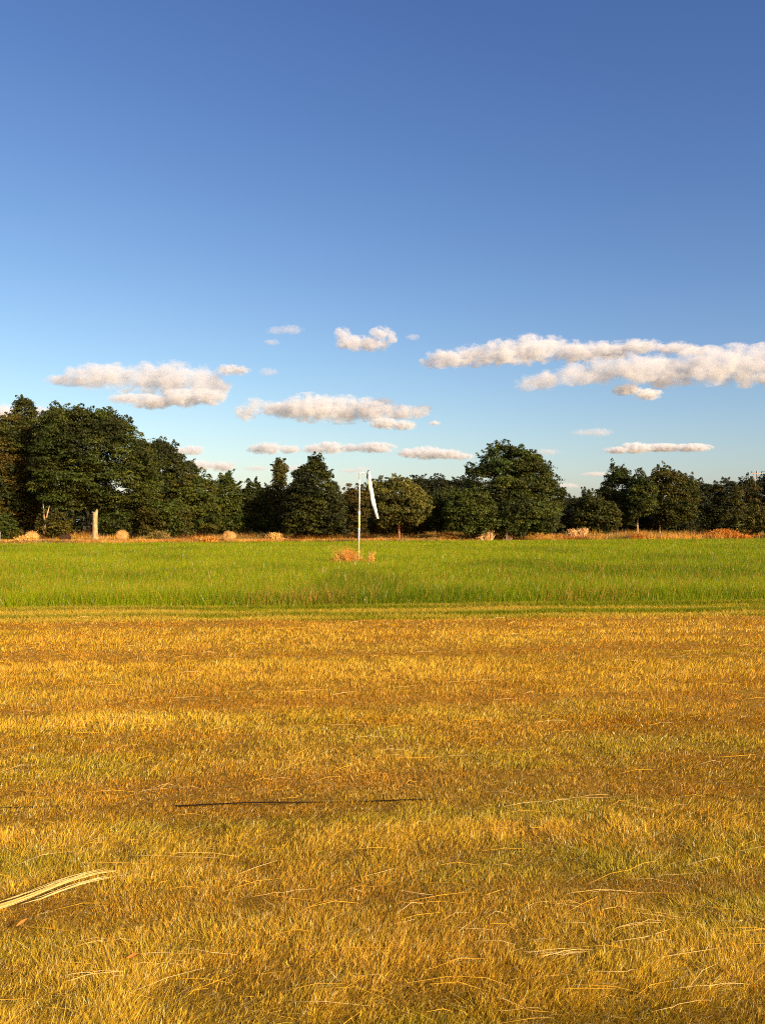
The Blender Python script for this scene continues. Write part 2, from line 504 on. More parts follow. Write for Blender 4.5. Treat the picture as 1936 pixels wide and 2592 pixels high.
def gp(x, y, z=0.0):
    """ground point (raised by z) seen at pixel x, y"""
    D = (EYE - z) * F / (y - HOR)
    return np.array([(x - 968) / F * D, D, z])

def stem_between(x0, y0, x1, y1, w=0.002, arch=0.03, c=PALE, z=0.05, n=7, wob=0.01):
    a, b = gp(x0, y0, z), gp(x1, y1, z)
    pts = []
    for i in range(n):
        t = i / (n - 1)
        p = a * (1 - t) + b * t
        p = p + np.array([random.gauss(0, wob), random.gauss(0, wob), arch * 4 * t * (1 - t)])
        pts.append(p)
    return (pts, w, c * random.uniform(0.8, 1.1))

loose = []
for x0, y0, x1, y1 in ((480, 2440, 420, 2431), (300, 2449, 420, 2437), (420, 2437, 482, 2452), (170, 2486, 310, 2460), (330, 2165, 560, 2172), (430, 2160, 600, 2168),
                       (1330, 2295, 1400, 2282), (1400, 2282, 1470, 2290), (1520, 2303, 1590, 2297), (1590, 2297, 1730, 2325), (1430, 2262, 1590, 2256), (1490, 2258, 1640, 2262),
                       (1380, 2030, 1470, 2018), (1470, 2018, 1540, 2012), (1570, 2036, 1670, 2052), (1290, 2480, 1430, 2468), (1500, 2462, 1620, 2458), (1255, 2560, 1375, 2553),
                       (1640, 2560, 1800, 2530), (1560, 2350, 1680, 2330), (700, 1955, 780, 1925), (1120, 1727, 1280, 1718), (1000, 1740, 1060, 1736), (830, 1745, 720, 1752),
                       (1330, 2410, 1500, 2402), (1370, 2425, 1480, 2405), (1300, 2440, 1340, 2470), (1340, 2478, 1500, 2470), (1440, 1722, 1560, 1728), (90, 2320, 135, 2307),
                       (200, 2392, 270, 2382), (640, 2270, 800, 2250), (380, 1960, 410, 1925), (390, 1995, 440, 1985), (1650, 2430, 1850, 2400), (1700, 2500, 1900, 2490)):
    for k in range(random.choice((1, 1, 2))):
        j = lambda s_: random.gauss(0, s_) * k
        loose.append(stem_between(x0 + j(14), y0 + j(6), x1 + j(14), y1 + j(6), random.uniform(.0007, .0012), random.uniform(.001, .010), mixc(PALE[None], STRAW, np.array([random.random() * .7]))[0], z=random.uniform(.03, .05), wob=.005))
for k in range(480):
    D = float(sample_D(1, 2.6, 15, 1.3)[0]); s = random.uniform(-.52, .52)
    x, y = 968 + s * F, HOR + EYE * F / D
    L = random.uniform(.06, .30); an = random.gauss(0, .55)
    a = np.array([s * D, D, random.uniform(.025, .06)])
    b = a + np.array([math.cos(an) * L, math.sin(an) * L, random.uniform(-.015, .02)])
    mid = (a + b) / 2 + np.array([random.gauss(0, .012), random.gauss(0, .012), random.uniform(0, .02)])
    loose.append(([a, mid, b], random.uniform(.0007, .0013) * max(1, D / 4.5), random.choice((STRAW, PALE * .85, STRAW2, STRAW * 1.1))))
tag(straw_stems('loose_straw', loose, M_blade), 'scattered long pale straw stems lying on the mown grass', 'straw', kind='stuff')

bund = empty('straw_bundle', gp(150, 2245))
def stalk(path, xa, xb, spread, off, w, c, n=11):
    """one stalk following the bundle's curved line in the field, with its own kinks"""
    px_ = np.array(path, float); pts = []
    kink = np.cumsum(np.random.default_rng(random.randrange(9999)).normal(0, .7, n))
    for i in range(n):
        x = xa + (xb - xa) * i / (n - 1)
        y = np.interp(x, px_[:, 0], px_[:, 1])
        sp = np.interp(x, [-80, 330], spread)
        pts.append(gp(x, y + off * sp + kink[i] * .8, .055 + .02 * math.sin(math.pi * i / (n - 1)) + random.uniform(0, .006)))
    return (pts, w, c)
MAIN = [(-90, 2320), (0, 2290), (50, 2273), (100, 2254), (150, 2234), (200, 2217), (250, 2205), (290, 2200), (312, 2203), (330, 2214)]
SIDE = [(40, 2292), (60, 2286), (100, 2274), (150, 2255), (200, 2237), (240, 2226), (275, 2219), (300, 2216)]
st = []
for k in range(15):
    st.append(stalk(MAIN, random.uniform(-85, -20) if k % 3 else random.uniform(0, 120), random.uniform(190, 328), (13, 4.5), random.uniform(-1, 1), random.uniform(.0007, .0013),
                    mixc(A(.95, .80, .30)[None], A(.80, .52, .12), np.array([random.random() ** 1.5]))[0]))
straw_stems('stalks', st, M_blade, bund)
st = [stalk(SIDE, random.uniform(45, 110), random.uniform(210, 298), (5, 3), random.uniform(-1, 1), random.uniform(.0007, .0012), A(.90, .72, .28)) for k in range(5)]
straw_stems('loose_stalks', st, M_blade, bund)
tag(bund, 'bundle of long bright yellow straw stalks lying at the left frame edge', 'straw bundle')

# dry leaves
for (x, y, an, lb) in ((57, 2336, .9, 'orange dry leaf below the yellow straw bundle'), (337, 2421, .1, 'ochre dry leaf on the stubble near the bottom left')):
    c = gp(x, y, .055)
    L, Wd = .045, .017
    d = np.array([math.cos(an), math.sin(an) * .6, .35]); d /= np.linalg.norm(d)
    s_ = np.cross(d, [0, -.5, .8]); s_ /= np.linalg.norm(s_)
    up = np.cross(s_, d)
    V = []
    for i in range(7):
        t = i / 6; w = Wd * math.sin(math.pi * min(max(t, .04), .97)) ** .8
        V += [c + d * L * (t - .5) + s_ * w * .5 + up * .004, c + d * L * (t - .5) - up * .002, c + d * L * (t - .5) - s_ * w * .5 + up * .004]
    Fc = [(3 * i + q, 3 * i + q + 1, 3 * i + q + 4, 3 * i + q + 3) for i in range(6) for q in (0, 1)]
    o = mesh_obj('dry_leaf', np.array(V), Fc, M_blade, col=np.tile(A(.55, .22, .04), (len(V), 1)), smooth=True)
    tag(o, lb, 'dry leaf')

# black cable lying across the stubble
pts = []
for i in range(90):
    t = i / 89
    x = -200 + t * 2350
    y = 2044 - 26 * t ** 0.9 + 4 * math.sin(t * 9) + 2 * math.sin(t * 31)
    z = 0.030 + 0.010 * math.sin(t * 23) + 0.007 * math.sin(t * 51 + 1) - .04 * (x > 1120) - .030 * (x < 450)
    pts.append(gp(x, y, z))
mb = MB(); mb.tube(pts, [.0036] * len(pts), 8)
tag(mb.build('cable', M_cable), 'thin black cable lying straight across the mown dry grass', 'cable')

# ------------------------------------------------------------------ windsock
def windsock():
    D = WSD
    k = D / F
    X0 = (908 - 968) * k
    root = empty('windsock', (X0, D, 0))
    zz = lambda y: EYE + (HOR - y) * k
    xx = lambda x: (x - 968) * k
    def pole(name, y0, y1, w, mat, x0=908, x1=908):
        m = MB(); r = w * k / 2
        m.tube([(xx(x0), D, zz(y0)), (xx((x0 + x1) / 2), D, (zz(y0) + zz(y1)) / 2), (xx(x1), D, zz(y1))], [r] * 3, 12)
        return m.build(name, mat, root)
    m = MB(); m.tube([(xx(908), D, -.2), (xx(908.3), D, zz(1371))], [2.0 * k, 1.9 * k], 12); m.build('rusty_base_tube', M_rust, root)
    pole('lower_pole', 1371, 1338, 4.0, M_white, 908.3, 908.6)
    sl = pole('sleeve', 1340, 1296, 5.4, M_yellow, 908.8, 909.2)
    m = MB(); m.tube([(xx(909.2), D, zz(1305)), (xx(909.3), D, zz(1295))], [2.95 * k] * 2, 12); m.build('top_band', M_white, sl)
    m = MB(); m.tube([(xx(908.8), D, zz(1342)), (xx(908.8), D, zz(1337))], [3.0 * k] * 2, 12); m.build('bottom_band', M_white, sl)
    for y in (1341.5, 1294.5):
        m = MB(); m.tube([(xx(907.2), D, zz(y)), (xx(913), D, zz(y))], [.7 * k] * 2, 6); m.build('bolt', M_dark, sl)
    m = MB(); m.tube([(xx(909.4), D, zz(1296)), (xx(910), D, zz(1250)), (xx(910), D, zz(1213))], [1.45 * k, 1.4 * k, 1.5 * k], 10); m.build('upper_pole', M_white, root)
    m = MB(); m.tube([(xx(909.6), D, zz(1214)), (xx(908.6), D, zz(1200))], [1.1 * k, 1.0 * k], 8); m.build('pole_tip', M_rust, root)
    m = MB(); m.tube([(xx(909), D, zz(1201)), (xx(912), D, zz(1197)), (xx(918), D, zz(1196)), (xx(923), D, zz(1198)), (xx(926), D, zz(1202)), (xx(930), D, zz(1207))],
                     [1.1 * k, 1.5 * k, 1.3 * k, 1.5 * k, .8 * k, .6 * k], 8)
    arm = m.build('swivel_arm', M_white, root)
    m = MB(); m.tube([(xx(918), D - .03, zz(1199)), (xx(923), D - .03, zz(1202))], [1.2 * k, 1.0 * k], 8); m.build('swivel_clamp', M_yellow, arm)
    # hoop seen almost edge on
    m = MB(); hp = []
    for i in range(25):
        a = 2 * math.pi * i / 24
        c = np.array([xx(932), D, zz(1201)])
        u = np.array([xx(934) - xx(932), 0, zz(1190.5) - zz(1201)])
        hp.append(c + u * math.cos(a) + np.array([.05, .16, 0]) * math.sin(a))
    m.tube(hp, [1.2 * k] * 25, 6)
    hoop = m.build('hoop', M_dark, root)
    m = MB(); m.tube([(xx(931), D - .02, zz(1200)), (xx(929.5), D - .02, zz(1208)), (xx(930), D, zz(1214))], [1.6 * k, 1.5 * k, .8 * k], 6); m.build('hinge', M_dark, hoop)
    # limp sock: rings from the mouth to the tail (px x centre, y, half width)
    def sock(name, prof, mat, parent, seed, depth=.8):
        r_ = random.Random(seed)
        n = 28; V = []
        for i, (cx, y, hw) in enumerate(prof):
            for j in range(n):
                a = 2 * math.pi * j / n
                fold = 1 + .16 * math.sin(3 * a + i * .5 + seed) + .08 * math.sin(7 * a - i * .9 + seed)
                V.append((xx(cx) + math.cos(a) * hw * k * (1 + .05 * math.sin(i * 1.7)), D + math.sin(a) * hw * k * depth * fold, zz(y) + .012 * math.sin(2 * a + i)))
        Fc = [(i * n + j, i * n + (j + 1) % n, (i + 1) * n + (j + 1) % n, (i + 1) * n + j) for i in range(len(prof) - 1) for j in range(n)]
        return mesh_obj(name, np.array(V), Fc, mat, parent=parent, smooth=True)
    def prof(pts, n):
        ys = np.linspace(pts[0][1], pts[-1][1], n)
        P_ = np.array(pts)
        return [(np.interp(y, P_[:, 1], P_[:, 0]), y, np.interp(y, P_[:, 1], P_[:, 2])) for y in ys]
    s1 = sock('sock', prof([(934.5, 1191, 1.2), (935, 1200, 2.4), (935, 1212, 4.6), (936.5, 1225, 5.0), (939.5, 1245, 5.4), (941, 1250, 5.2)], 16), M_sock, root, 1)
    sock('worn_band', prof([(940.9, 1249, 5.35), (943, 1264, 5.5)], 6), M_sockold, s1, 2)
    sock('lower_sock', prof([(943, 1263.5, 5.7), (946.5, 1278, 5.2), (950, 1292, 4.2)], 9), M_white, s1, 3)
    sock('tail_band', prof([(949.9, 1291, 4.0), (953, 1302, 3.6), (956, 1312.5, 3.1)], 8), M_sockold, s1, 4)
    m = MB(); m.tube([(xx(934.8), D - .115, zz(1212)), (xx(933.8), D - .12, zz(1228)), (xx(934.6), D - .115, zz(1243))], [.9 * k, 1.1 * k, .4 * k], 6); m.build('fold_strap', M_yellow, s1)
    m = MB(); m.tube([(xx(931), D - .03, zz(1208)), (xx(928.8), D - .06, zz(1218)), (xx(929.8), D - .05, zz(1226))], [.35 * k] * 3, 5); m.build('cord', M_dark, s1)
    tag(root, 'limp white windsock on a slim jointed pole in the green field', 'windsock')
windsock()

# ------------------------------------------------------------------ dried weeds
def weed(name, label, cat, x0, x1, ytop, ybase, D, N, cols, lean=.35, w=(.008, .02), group=None, H0=None, peak=None, curve=.5):
    """clump of dry stems; ybase = row of its foot"""
    k = D / F
    z0 = 0
    cx, hw = ((x0 + x1) / 2 - 968) * k, (x1 - x0) / 2 * k
    H = H0 or EYE + (HOR - ytop) * k
    root_loc = (cx, D, 0)
    u = np.clip(rng.normal(0, .45, N), -1, 1)
    X = cx + u * hw
    Y = D + rng.normal(0, .4, N) * min(hw, 1.2)
    pk = np.exp(-((u - (peak or 0)) / .5) ** 2)
    h = H * (.35 + .65 * pk * rng.uniform(.5, 1, N))
    le = np.stack([rng.normal(0, lean, N), rng.normal(0, lean, N)], -1)
    c = cols[rng.integers(0, len(cols), N)] * rng.uniform(.7, 1.25, N)[:, None]
    W = rng.uniform(*w, N)
    base = np.stack([X, Y, np.full(N, -.02)], -1)
    a = rng.uniform(0, math.pi, N)
    wv = np.stack([np.cos(a) * W / 2, np.sin(a) * W / 2, np.zeros(N)], -1)
    tip = base + np.stack([le[:, 0] * h, le[:, 1] * h, h], -1)
    mid = base + np.stack([le[:, 0] * h * curve, le[:, 1] * h * curve, h * .6], -1)
    V = np.stack([base - wv, base + wv, mid - wv, mid + wv, tip], 1).reshape(-1, 3)
    kk = np.arange(N)[:, None] * 5
    Fc = np.stack([kk + np.array([0, 1, 3]), kk + np.array([0, 3, 2]), kk + np.array([2, 3, 4])], 1).reshape(-1, 3)
    C = np.repeat(c, 5, 0)
    # seed heads and dead leaves near the tips
    M = N * 2
    i = rng.integers(0, N, M); t = rng.uniform(.45, 1.02, M)[:, None]
    pc = base[i] * (1 - t) + tip[i] * t + rng.normal(0, .02, (M, 3))
    d1 = rng.normal(0, 1, (M, 3)); d1 /= np.linalg.norm(d1, axis=1)[:, None]
    d2 = np.cross(d1, rng.normal(0, 1, (M, 3))); d2 /= np.linalg.norm(d2, axis=1)[:, None]
    sz = (W.mean() * rng.uniform(1.0, 2.6, M))[:, None]
    V2 = np.stack([pc - d1 * sz, pc + d2 * sz * .5, pc + d1 * sz, pc - d2 * sz * .5], 1).reshape(-1, 3)
    q = np.arange(4 * M).reshape(M, 4)
    F2 = np.concatenate([q[:, :3], q[:, [0, 2, 3]]]) + len(V)
    C2 = np.repeat(cols[rng.integers(0, len(cols), M)] * rng.uniform(.7, 1.3, M)[:, None], 4, 0)
    o = mesh_obj(name, np.concatenate([V, V2]), np.concatenate([Fc, F2]), M_blade, col=np.clip(np.concatenate([C, C2]), 0, .95), origin=root_loc)
    return tag(o, label, cat, group)

RST = np.array([(.66, .25, .04), (.56, .19, .03), (.78, .42, .08), (.45, .15, .02)])
GLD = np.array([(.80, .47, .10), (.70, .38, .07), (.86, .58, .20), (.6, .28, .04)])
PAL = np.array([(.88, .66, .36), (.80, .50, .18), (.74, .42, .16), (.62, .34, .12)])
weed('dry_weed_clump', 'rust orange clump of dry weeds at the foot of the windsock pole', 'weeds', 838, 924, 1374, 1412, 37.6, 560, np.concatenate([RST, GLD[:2]]), .42, w=(.006, .014), peak=-.05)
weed('dry_weed_clump', 'tiny pale grass tuft just right of the windsock pole', 'weeds', 930, 948, 1390, 1416, 36.6, 130, GLD, .15, w=(.01, .02))

# ------------------------------------------------------------------ bales and verge objects
def bale(label, x, ytop, wpx, D, mat, yaw=0.0, sag=0.0, name='round_bale'):
    k = D / F
    r = wpx * k / 2
    cz = EYE + (HOR - ytop) * k - r
    X = (x - 968) * k
    V, Fc, n, rings = [], [], 48, [(-.62, .0), (-.62, .35), (-.61, .7), (-.57, .93), (-.5, .99), (-.25, 1.0), (0, 1.01), (.25, 1.0), (.5, .99), (.57, .93), (.61, .7), (.62, .35), (.62, .0)]
    for i, (ax, rr) in enumerate(rings):
        for j in range(n):
            a = 2 * math.pi * j / n
            q = r * rr * (1 + .025 * math.sin(5 * a + i) + .02 * math.sin(13 * a + 2 * i) + random.gauss(0, .012))
            px_, py, pz = math.cos(a) * q * (1 + sag * .3), ax * 2 * r * .95 + (random.gauss(0, .01)), math.sin(a) * q * (1 - sag * .2)
            V.append((X + px_ * math.cos(yaw) - py * math.sin(yaw), D + px_ * math.sin(yaw) + py * math.cos(yaw), max(cz, r * .93) + pz))
    for i in range(len(rings) - 1):
        for j in range(n):
            Fc.append((i * n + j, i * n + (j + 1) % n, (i + 1) * n + (j + 1) % n, (i + 1) * n + j))
    root = empty(name, (X, D, 0))
    body = mesh_obj('bale_body', np.array(V), Fc, mat, parent=root, smooth=True)
    # loose straw sticking out all round
    M = 900
    a = rng.uniform(0, 2 * math.pi, M); y = rng.uniform(-.62, .62, M) * 2 * r * .95
    endm = rng.random(M) < .4
    q = np.where(endm, r * np.sqrt(rng.random(M)), r)
    y = np.where(endm, np.sign(rng.random(M) - .5) * .6 * 2 * r * .95, y)
    px_, pz = np.cos(a) * q, np.sin(a) * q
    base = np.stack([X + px_ * math.cos(yaw) - y * math.sin(yaw), D + px_ * math.sin(yaw) + y * math.cos(yaw), max(cz, r * .93) + pz], -1)
    ctr = np.array([X, D, max(cz, r * .93)])
    d = base - ctr; d /= np.linalg.norm(d, axis=1)[:, None]
    d = d * .5 + rng.normal(0, .6, (M, 3))
    L = rng.uniform(.05, .16, M)[:, None]
    w = rng.normal(0, 1, (M, 3)) * .012
    V2 = np.stack([base - w, base + w, base + d * L], 1).reshape(-1, 3)
    cc = (A(.07, .035, .018) if mat is M_darkbale else A(.58, .33, .10)) * rng.uniform(.6, 1.25, M)[:, None]
    mesh_obj('straw_fringe', V2, np.arange(3 * M).reshape(M, 3), M_blade, col=np.repeat(cc, 3, 0), parent=root)
    return tag(root, label, 'bale', 'round bales along the tree line')
bale('clean round straw bale right of the pale bare trunk', 310, 1342.5, 28, 99, M_bale, .12)
bale('slumped straw bale half buried in grass near the left edge', 82, 1345, 30, 93, M_bale, .3, .5)
bale('small dark brown bale left of the pale bare trunk', 166, 1352, 21, 92, M_darkbale, .1, .3)
bale('ragged bale with a hollow top left of the narrow poplar', 581, 1345, 26, 98, M_bale, -.25, .2)

weed('dry_weed_clump', 'tall bright straw clump left of its twin by the low hedge', 'weeds', 1430, 1466, 1337, 1365, 112, 700, PAL, .18, w=(.04, .08))
weed('dry_weed_clump', 'tall bright straw clump right of its twin by the low hedge', 'weeds', 1460, 1484, 1332, 1365, 113, 500, PAL, .2, w=(.04, .08), peak=.4)
weed('dry_weed_clump', 'dead white headed weeds under the rounded green bushes', 'weeds', 1208, 1244, 1340, 1366, 104, 350, PAL, .3, w=(.04, .08), peak=.5)
weed('dry_weed_clump', 'brown topped weed spike between the two rounded bushes', 'weeds', 1274, 1294, 1337, 1364, 104, 45, np.array([(.5, .36, .22), (.3, .16, .07), (.6, .46, .3)]), .1, w=(.04, .07))
weed('dry_weed_clump', 'golden weed mound under the narrow poplar', 'weeds', 668, 722, 1346, 1368, 99, 900, GLD, .3, w=(.03, .06))
weed('dry_weed_clump', 'rusty weeds left of the ragged hollow bale', 'weeds', 512, 552, 1356, 1370, 88, 500, RST, .3, w=(.03, .06))
weed('dry_weed_clump', 'golden weeds right of the pine trunk', 'weeds', 1085, 1170, 1345, 1366, 106, 1200, GLD, .3, w=(.03, .06))
weed('dry_weed_clump', 'broad rusty weed bank in front of the right hedge', 'weeds', 1760, 1900, 1336, 1358, 122, 1800, RST, .3, w=(.03, .07))
weed('dry_weed_clump', 'straw weeds in front of the slumped bale', 'weeds', 30, 110, 1352, 1372, 88, 900, GLD, .3, w=(.03, .06))
weed('dry_weed_clump', 'green brown weeds right of the clean round bale', 'weeds', 365, 440, 1340, 1368, 100, 900, np.array([(.22, .16, .04), (.36, .22, .06), (.16, .15, .03)]), .3, w=(.03, .07))

# white post at the left frame edge
m = MB(); k = 90 / F
m.tube([((-1 - 968) * k, 90, -.1), ((-1 - 968) * k, 90, EYE + (HOR - 1347) * k), ((-1.3 - 968) * k, 90, EYE + (HOR - 1345) * k)], [.1, .1, .06], 10)
tag(m.build('marker_post', M_white), 'short white post cut by the left frame edge', 'post')

# ------------------------------------------------------------------ trees
def in_poly(x, y, P_):
    ins = np.zeros(len(x), bool)
    n = len(P_)
    for i in range(n):
        x0, y0 = P_[i]; x1, y1 = P_[(i + 1) % n]
        c = ((y0 > y) != (y1 > y)) & (x < (x1 - x0) * (y - y0) / (y1 - y0 + 1e-9) + x0)
        ins ^= c
    return ins
def edge_dist(x, y, P_):
    d = np.full(len(x), 1e9)
    n = len(P_)
    for i in range(n):
        a = np.array(P_[i], float); b = np.array(P_[(i + 1) % n], float)
        ab = b - a
        t = np.clip(((x - a[0]) * ab[0] + (y - a[1]) * ab[1]) / (ab @ ab + 1e-9), 0, 1)
        d = np.minimum(d, np.hypot(x - a[0] - t * ab[0], y - a[1] - t * ab[1]))
    return d

def tree(name, label, cat, D, poly, cols, trunk_x=None, trunk_top=None, trunk_w=5.0, leaf=.125, clump=.75, dens=1.0, bark=None, group=None,
         flat=.75, ragged=.35, thick=1.0, limbs=6, up=0.0, gap=.10, mass=1.0, sprig=.5):
    """crown grown through the volume under an outline (pixels at distance D), with trunk and limbs"""
    k = D / F
    P_ = np.array(poly, float)
    x0, y0 = P_.min(0); x1, y1 = P_.max(0)
    wm, hm = (x1 - x0) * k, (y1 - y0) * k
    # boughs: rounded masses with dark gaps between them
    half = min(wm, hm) / 2 * thick
    Rm = min(clump * mass * 1.75, half * .55)
    n_b = int(max(60, wm * hm / Rm ** 2 * 26))
    bx = rng.uniform(x0, x1, n_b); by = rng.uniform(y0, y1, n_b)
    ok = in_poly(bx, by, P_)
    bx, by = bx[ok], by[ok]
    ed = edge_dist(bx, by, P_) * k
    R0 = min(half, 4.5)
    dep = np.sqrt(np.clip(1 - (1 - np.clip(ed / R0, 0, 1)) ** 2, 0, 1)) * max(half, 1.2)
    v = rng.uniform(-1, 1, len(bx)); v = np.sign(v) * np.abs(v) ** .45
    v = np.where(v > .3, -v, v)
    br = np.minimum(Rm * rng.uniform(.7, 1.2, len(bx)), ed * .95 + .25)
    B = np.stack([(bx - 968) * k, D + v * dep, EYE + (HOR - by) * k], -1)
    # keep them apart so that light falls between
    order = np.argsort(-br + rng.normal(0, .15, len(br))); sel = []
    for i in order:
        if br[i] < .18: continue
        if all(np.sum((B[i] - B[j]) ** 2) > (.46 * (br[i] + br[j])) ** 2 for j in sel): sel.append(i)
    B, br = B[sel], br[sel]
    keepb = rng.random(len(br)) > gap
    B, br = B[keepb], br[keepb]
    per = np.maximum(3, (dens * 11 * (br / clump) ** 2)).astype(int)
    bi = np.repeat(np.arange(len(br)), per)
    d = rng.normal(0, 1, (len(bi), 3)); d /= np.linalg.norm(d, axis=1)[:, None]
    d[:, 2] = np.where(d[:, 2] < -.35, -d[:, 2], d[:, 2])
    C = B[bi] + d * (br[bi] * rng.uniform(.55, 1.0, len(bi)))[:, None] * np.array([1, 1, flat * .95])
    rad = np.minimum(clump * rng.uniform(.35, .75, len(bi)), br[bi] * .7)
    # stray sprays breaking the outline
    stray = rng.random(len(bi)) < .20
    C = C + (d * .7 + np.array([0, 0, .45])) * (stray * rng.uniform(.2, .75, len(bi)) * clump)[:, None]
    rad = np.where(stray, rad * .5, rad)
    C[:, 2] = np.maximum(C[:, 2], .35)
    # inner foliage that keeps the middle of the crown opaque
    nf = int(len(C) * .22)
    fi = rng.integers(0, len(br), nf)
    Cf = B[fi] + rng.normal(0, .45, (nf, 3)) * br[fi][:, None]
    C = np.concatenate([C, Cf]); rad = np.concatenate([rad, np.minimum(clump * .8, br[fi] * .8)]); bi = np.concatenate([bi, fi])
    C[:, 2] = np.maximum(C[:, 2], .3)
    # leading shoots: short sprays that climb out of the top of the crown
    bins = np.floor(C[:, 0] / 1.1).astype(int); ex, er, eb = [], [], []
    for b_ in np.unique(bins):
        ii = np.where(bins == b_)[0]
        for j in ii[np.argsort(-C[ii, 2])[:3]]:
            if rng.random() > .75: continue
            dx = rng.normal(0, .25, 2); hgt = rng.uniform(.35, 1.05) * sprig
            for t in (.3, .55, .8, 1.0):
                ex.append(C[j] + np.array([dx[0] * t, dx[1] * t, hgt * t + rad[j] * .4])); er.append((.30 - .20 * t) * clump / .7); eb.append(bi[j])
    if ex:
        C = np.concatenate([C, np.array(ex)]); rad = np.concatenate([rad, np.array(er)]); bi = np.concatenate([bi, np.array(eb)])
    nc = len(C)
    bt = rng.uniform(.78, 1.25, len(br))[bi]
    cnt = np.maximum(6, (26 * (rad / leaf / 4) ** 2)).astype(int)
    idx = np.repeat(np.arange(nc), cnt)
    M = len(idx)
    d = rng.normal(0, 1, (M, 3)); d /= np.linalg.norm(d, axis=1)[:, None]
    d[:, 2] = np.where(d[:, 2] < -.2, -d[:, 2] * .6, d[:, 2])
    rr = rad[idx] * (1 - .4 * rng.random(M) ** 2) * (1 + ragged * rng.normal(0, .35, M))
    pos = C[idx] + d * rr[:, None] * np.array([1.15, 1.15, flat])
    nrm = d + rng.normal(0, .38, (M, 3)) + np.array([0, 0, .25])
    nrm /= np.linalg.norm(nrm, axis=1)[:, None]
    t1 = np.cross(nrm, rng.normal(0, 1, (M, 3))); 
    if up: t1 = t1 * (1 - up) + np.array([0, 0, up])
    t1 /= np.linalg.norm(t1, axis=1)[:, None]
    t2 = np.cross(nrm, t1); t2 /= np.linalg.norm(t2, axis=1)[:, None] + 1e-9
    s = (leaf * rng.uniform(.6, 1.35, M))[:, None]
    bend = nrm * s * .25
    V = np.stack([pos - t1 * s, pos + t2 * s * .62 + bend, pos + t1 * s, pos - t2 * s * .62 + bend], 1).reshape(-1, 3)
    q = np.arange(4 * M).reshape(M, 4)
    Fc = np.concatenate([q[:, :3], q[:, [0, 2, 3]]])
    cc = np.array(cols)
    cl = cc[rng.integers(0, len(cc), len(br))][bi] * (bt * rng.uniform(.85, 1.18, nc))[:, None]
    lc = cl[idx] * rng.uniform(.7, 1.3, M)[:, None]
    xb = trunk_x if trunk_x is not None else (x0 + x1) / 2 + random.uniform(-.1, .1) * (x1 - x0)
    root = empty(name, ((xb - 968) * k, D, 0))
    mesh_obj('crown', V, Fc, M_leaf, col=np.repeat(lc, 4, 0), parent=root)
    # trunk and limbs
    tt = trunk_top if trunk_top is not None else y0 + (y1 - y0) * .45
    zt = EYE + (HOR - tt) * k
    r0 = trunk_w * k / 2
    X = (xb - 968) * k
    ztop = EYE + (HOR - (y0 + (y1 - y0) * .18)) * k
    xt = ((x0 + x1) / 2 - 968) * k
    m = MB()
    pts = [(X, D, -.3), (X + .02, D, .15), (X - .04 * zt * .2, D, zt * .5), (X + .02 * zt, D, zt), ((X * .5 + xt * .5), D, (zt + ztop) / 2), (xt, D, ztop)]
    m.tube(pts, [r0 * 1.35, r0 * 1.12, r0 * .98, r0 * .9, r0 * .5, r0 * .12], 10)
    for i in range(limbs):
        j = random.randrange(nc)
        e = C[j]
        zb = min(zt * random.uniform(.75, 1.25), e[2] - .2, ztop)
        zb = max(zb, zt * .6)
        b = np.array([X, D, zb])
        mid = b * .5 + e * .5 + np.array([0, 0, random.uniform(.0, .5)])
        m.tube([b, mid, e], [r0 * .4, r0 * .25, r0 * .07], 6)
    m.build('trunk', bark or M_bark, root)
    tag(root, label, cat, group)
    return root

G1 = [(0.0444, 0.0475, 0.0059), (0.0554, 0.0581, 0.0066), (0.0333, 0.0383, 0.0053)]             # deep green
G2 = [(0.0702, 0.0607, 0.0066), (0.0591, 0.0515, 0.0059), (0.0850, 0.0693, 0.0079)]             # olive
G3 = [(0.0517, 0.0660, 0.0066), (0.0407, 0.0541, 0.0059), (0.0702, 0.0779, 0.0079)]             # fresh green
G4 = [(0.0251, 0.0277, 0.0053), (0.0325, 0.0330, 0.0053), (0.0193, 0.0224, 0.0040)]             # very dark
G5 = [(0.1006, 0.0926, 0.0112), (0.0754, 0.0701, 0.0084), (0.1256, 0.1094, 0.0140), (0.0502, 0.0477, 0.0067)]     # pine lit
G6 = [(0.0813, 0.0541, 0.0066), (0.0628, 0.0462, 0.0059), (0.0961, 0.0647, 0.0079)]              # brownish
TG = 'trees along the far side of the field'
BG_ = 'bushes along the far side of the field'

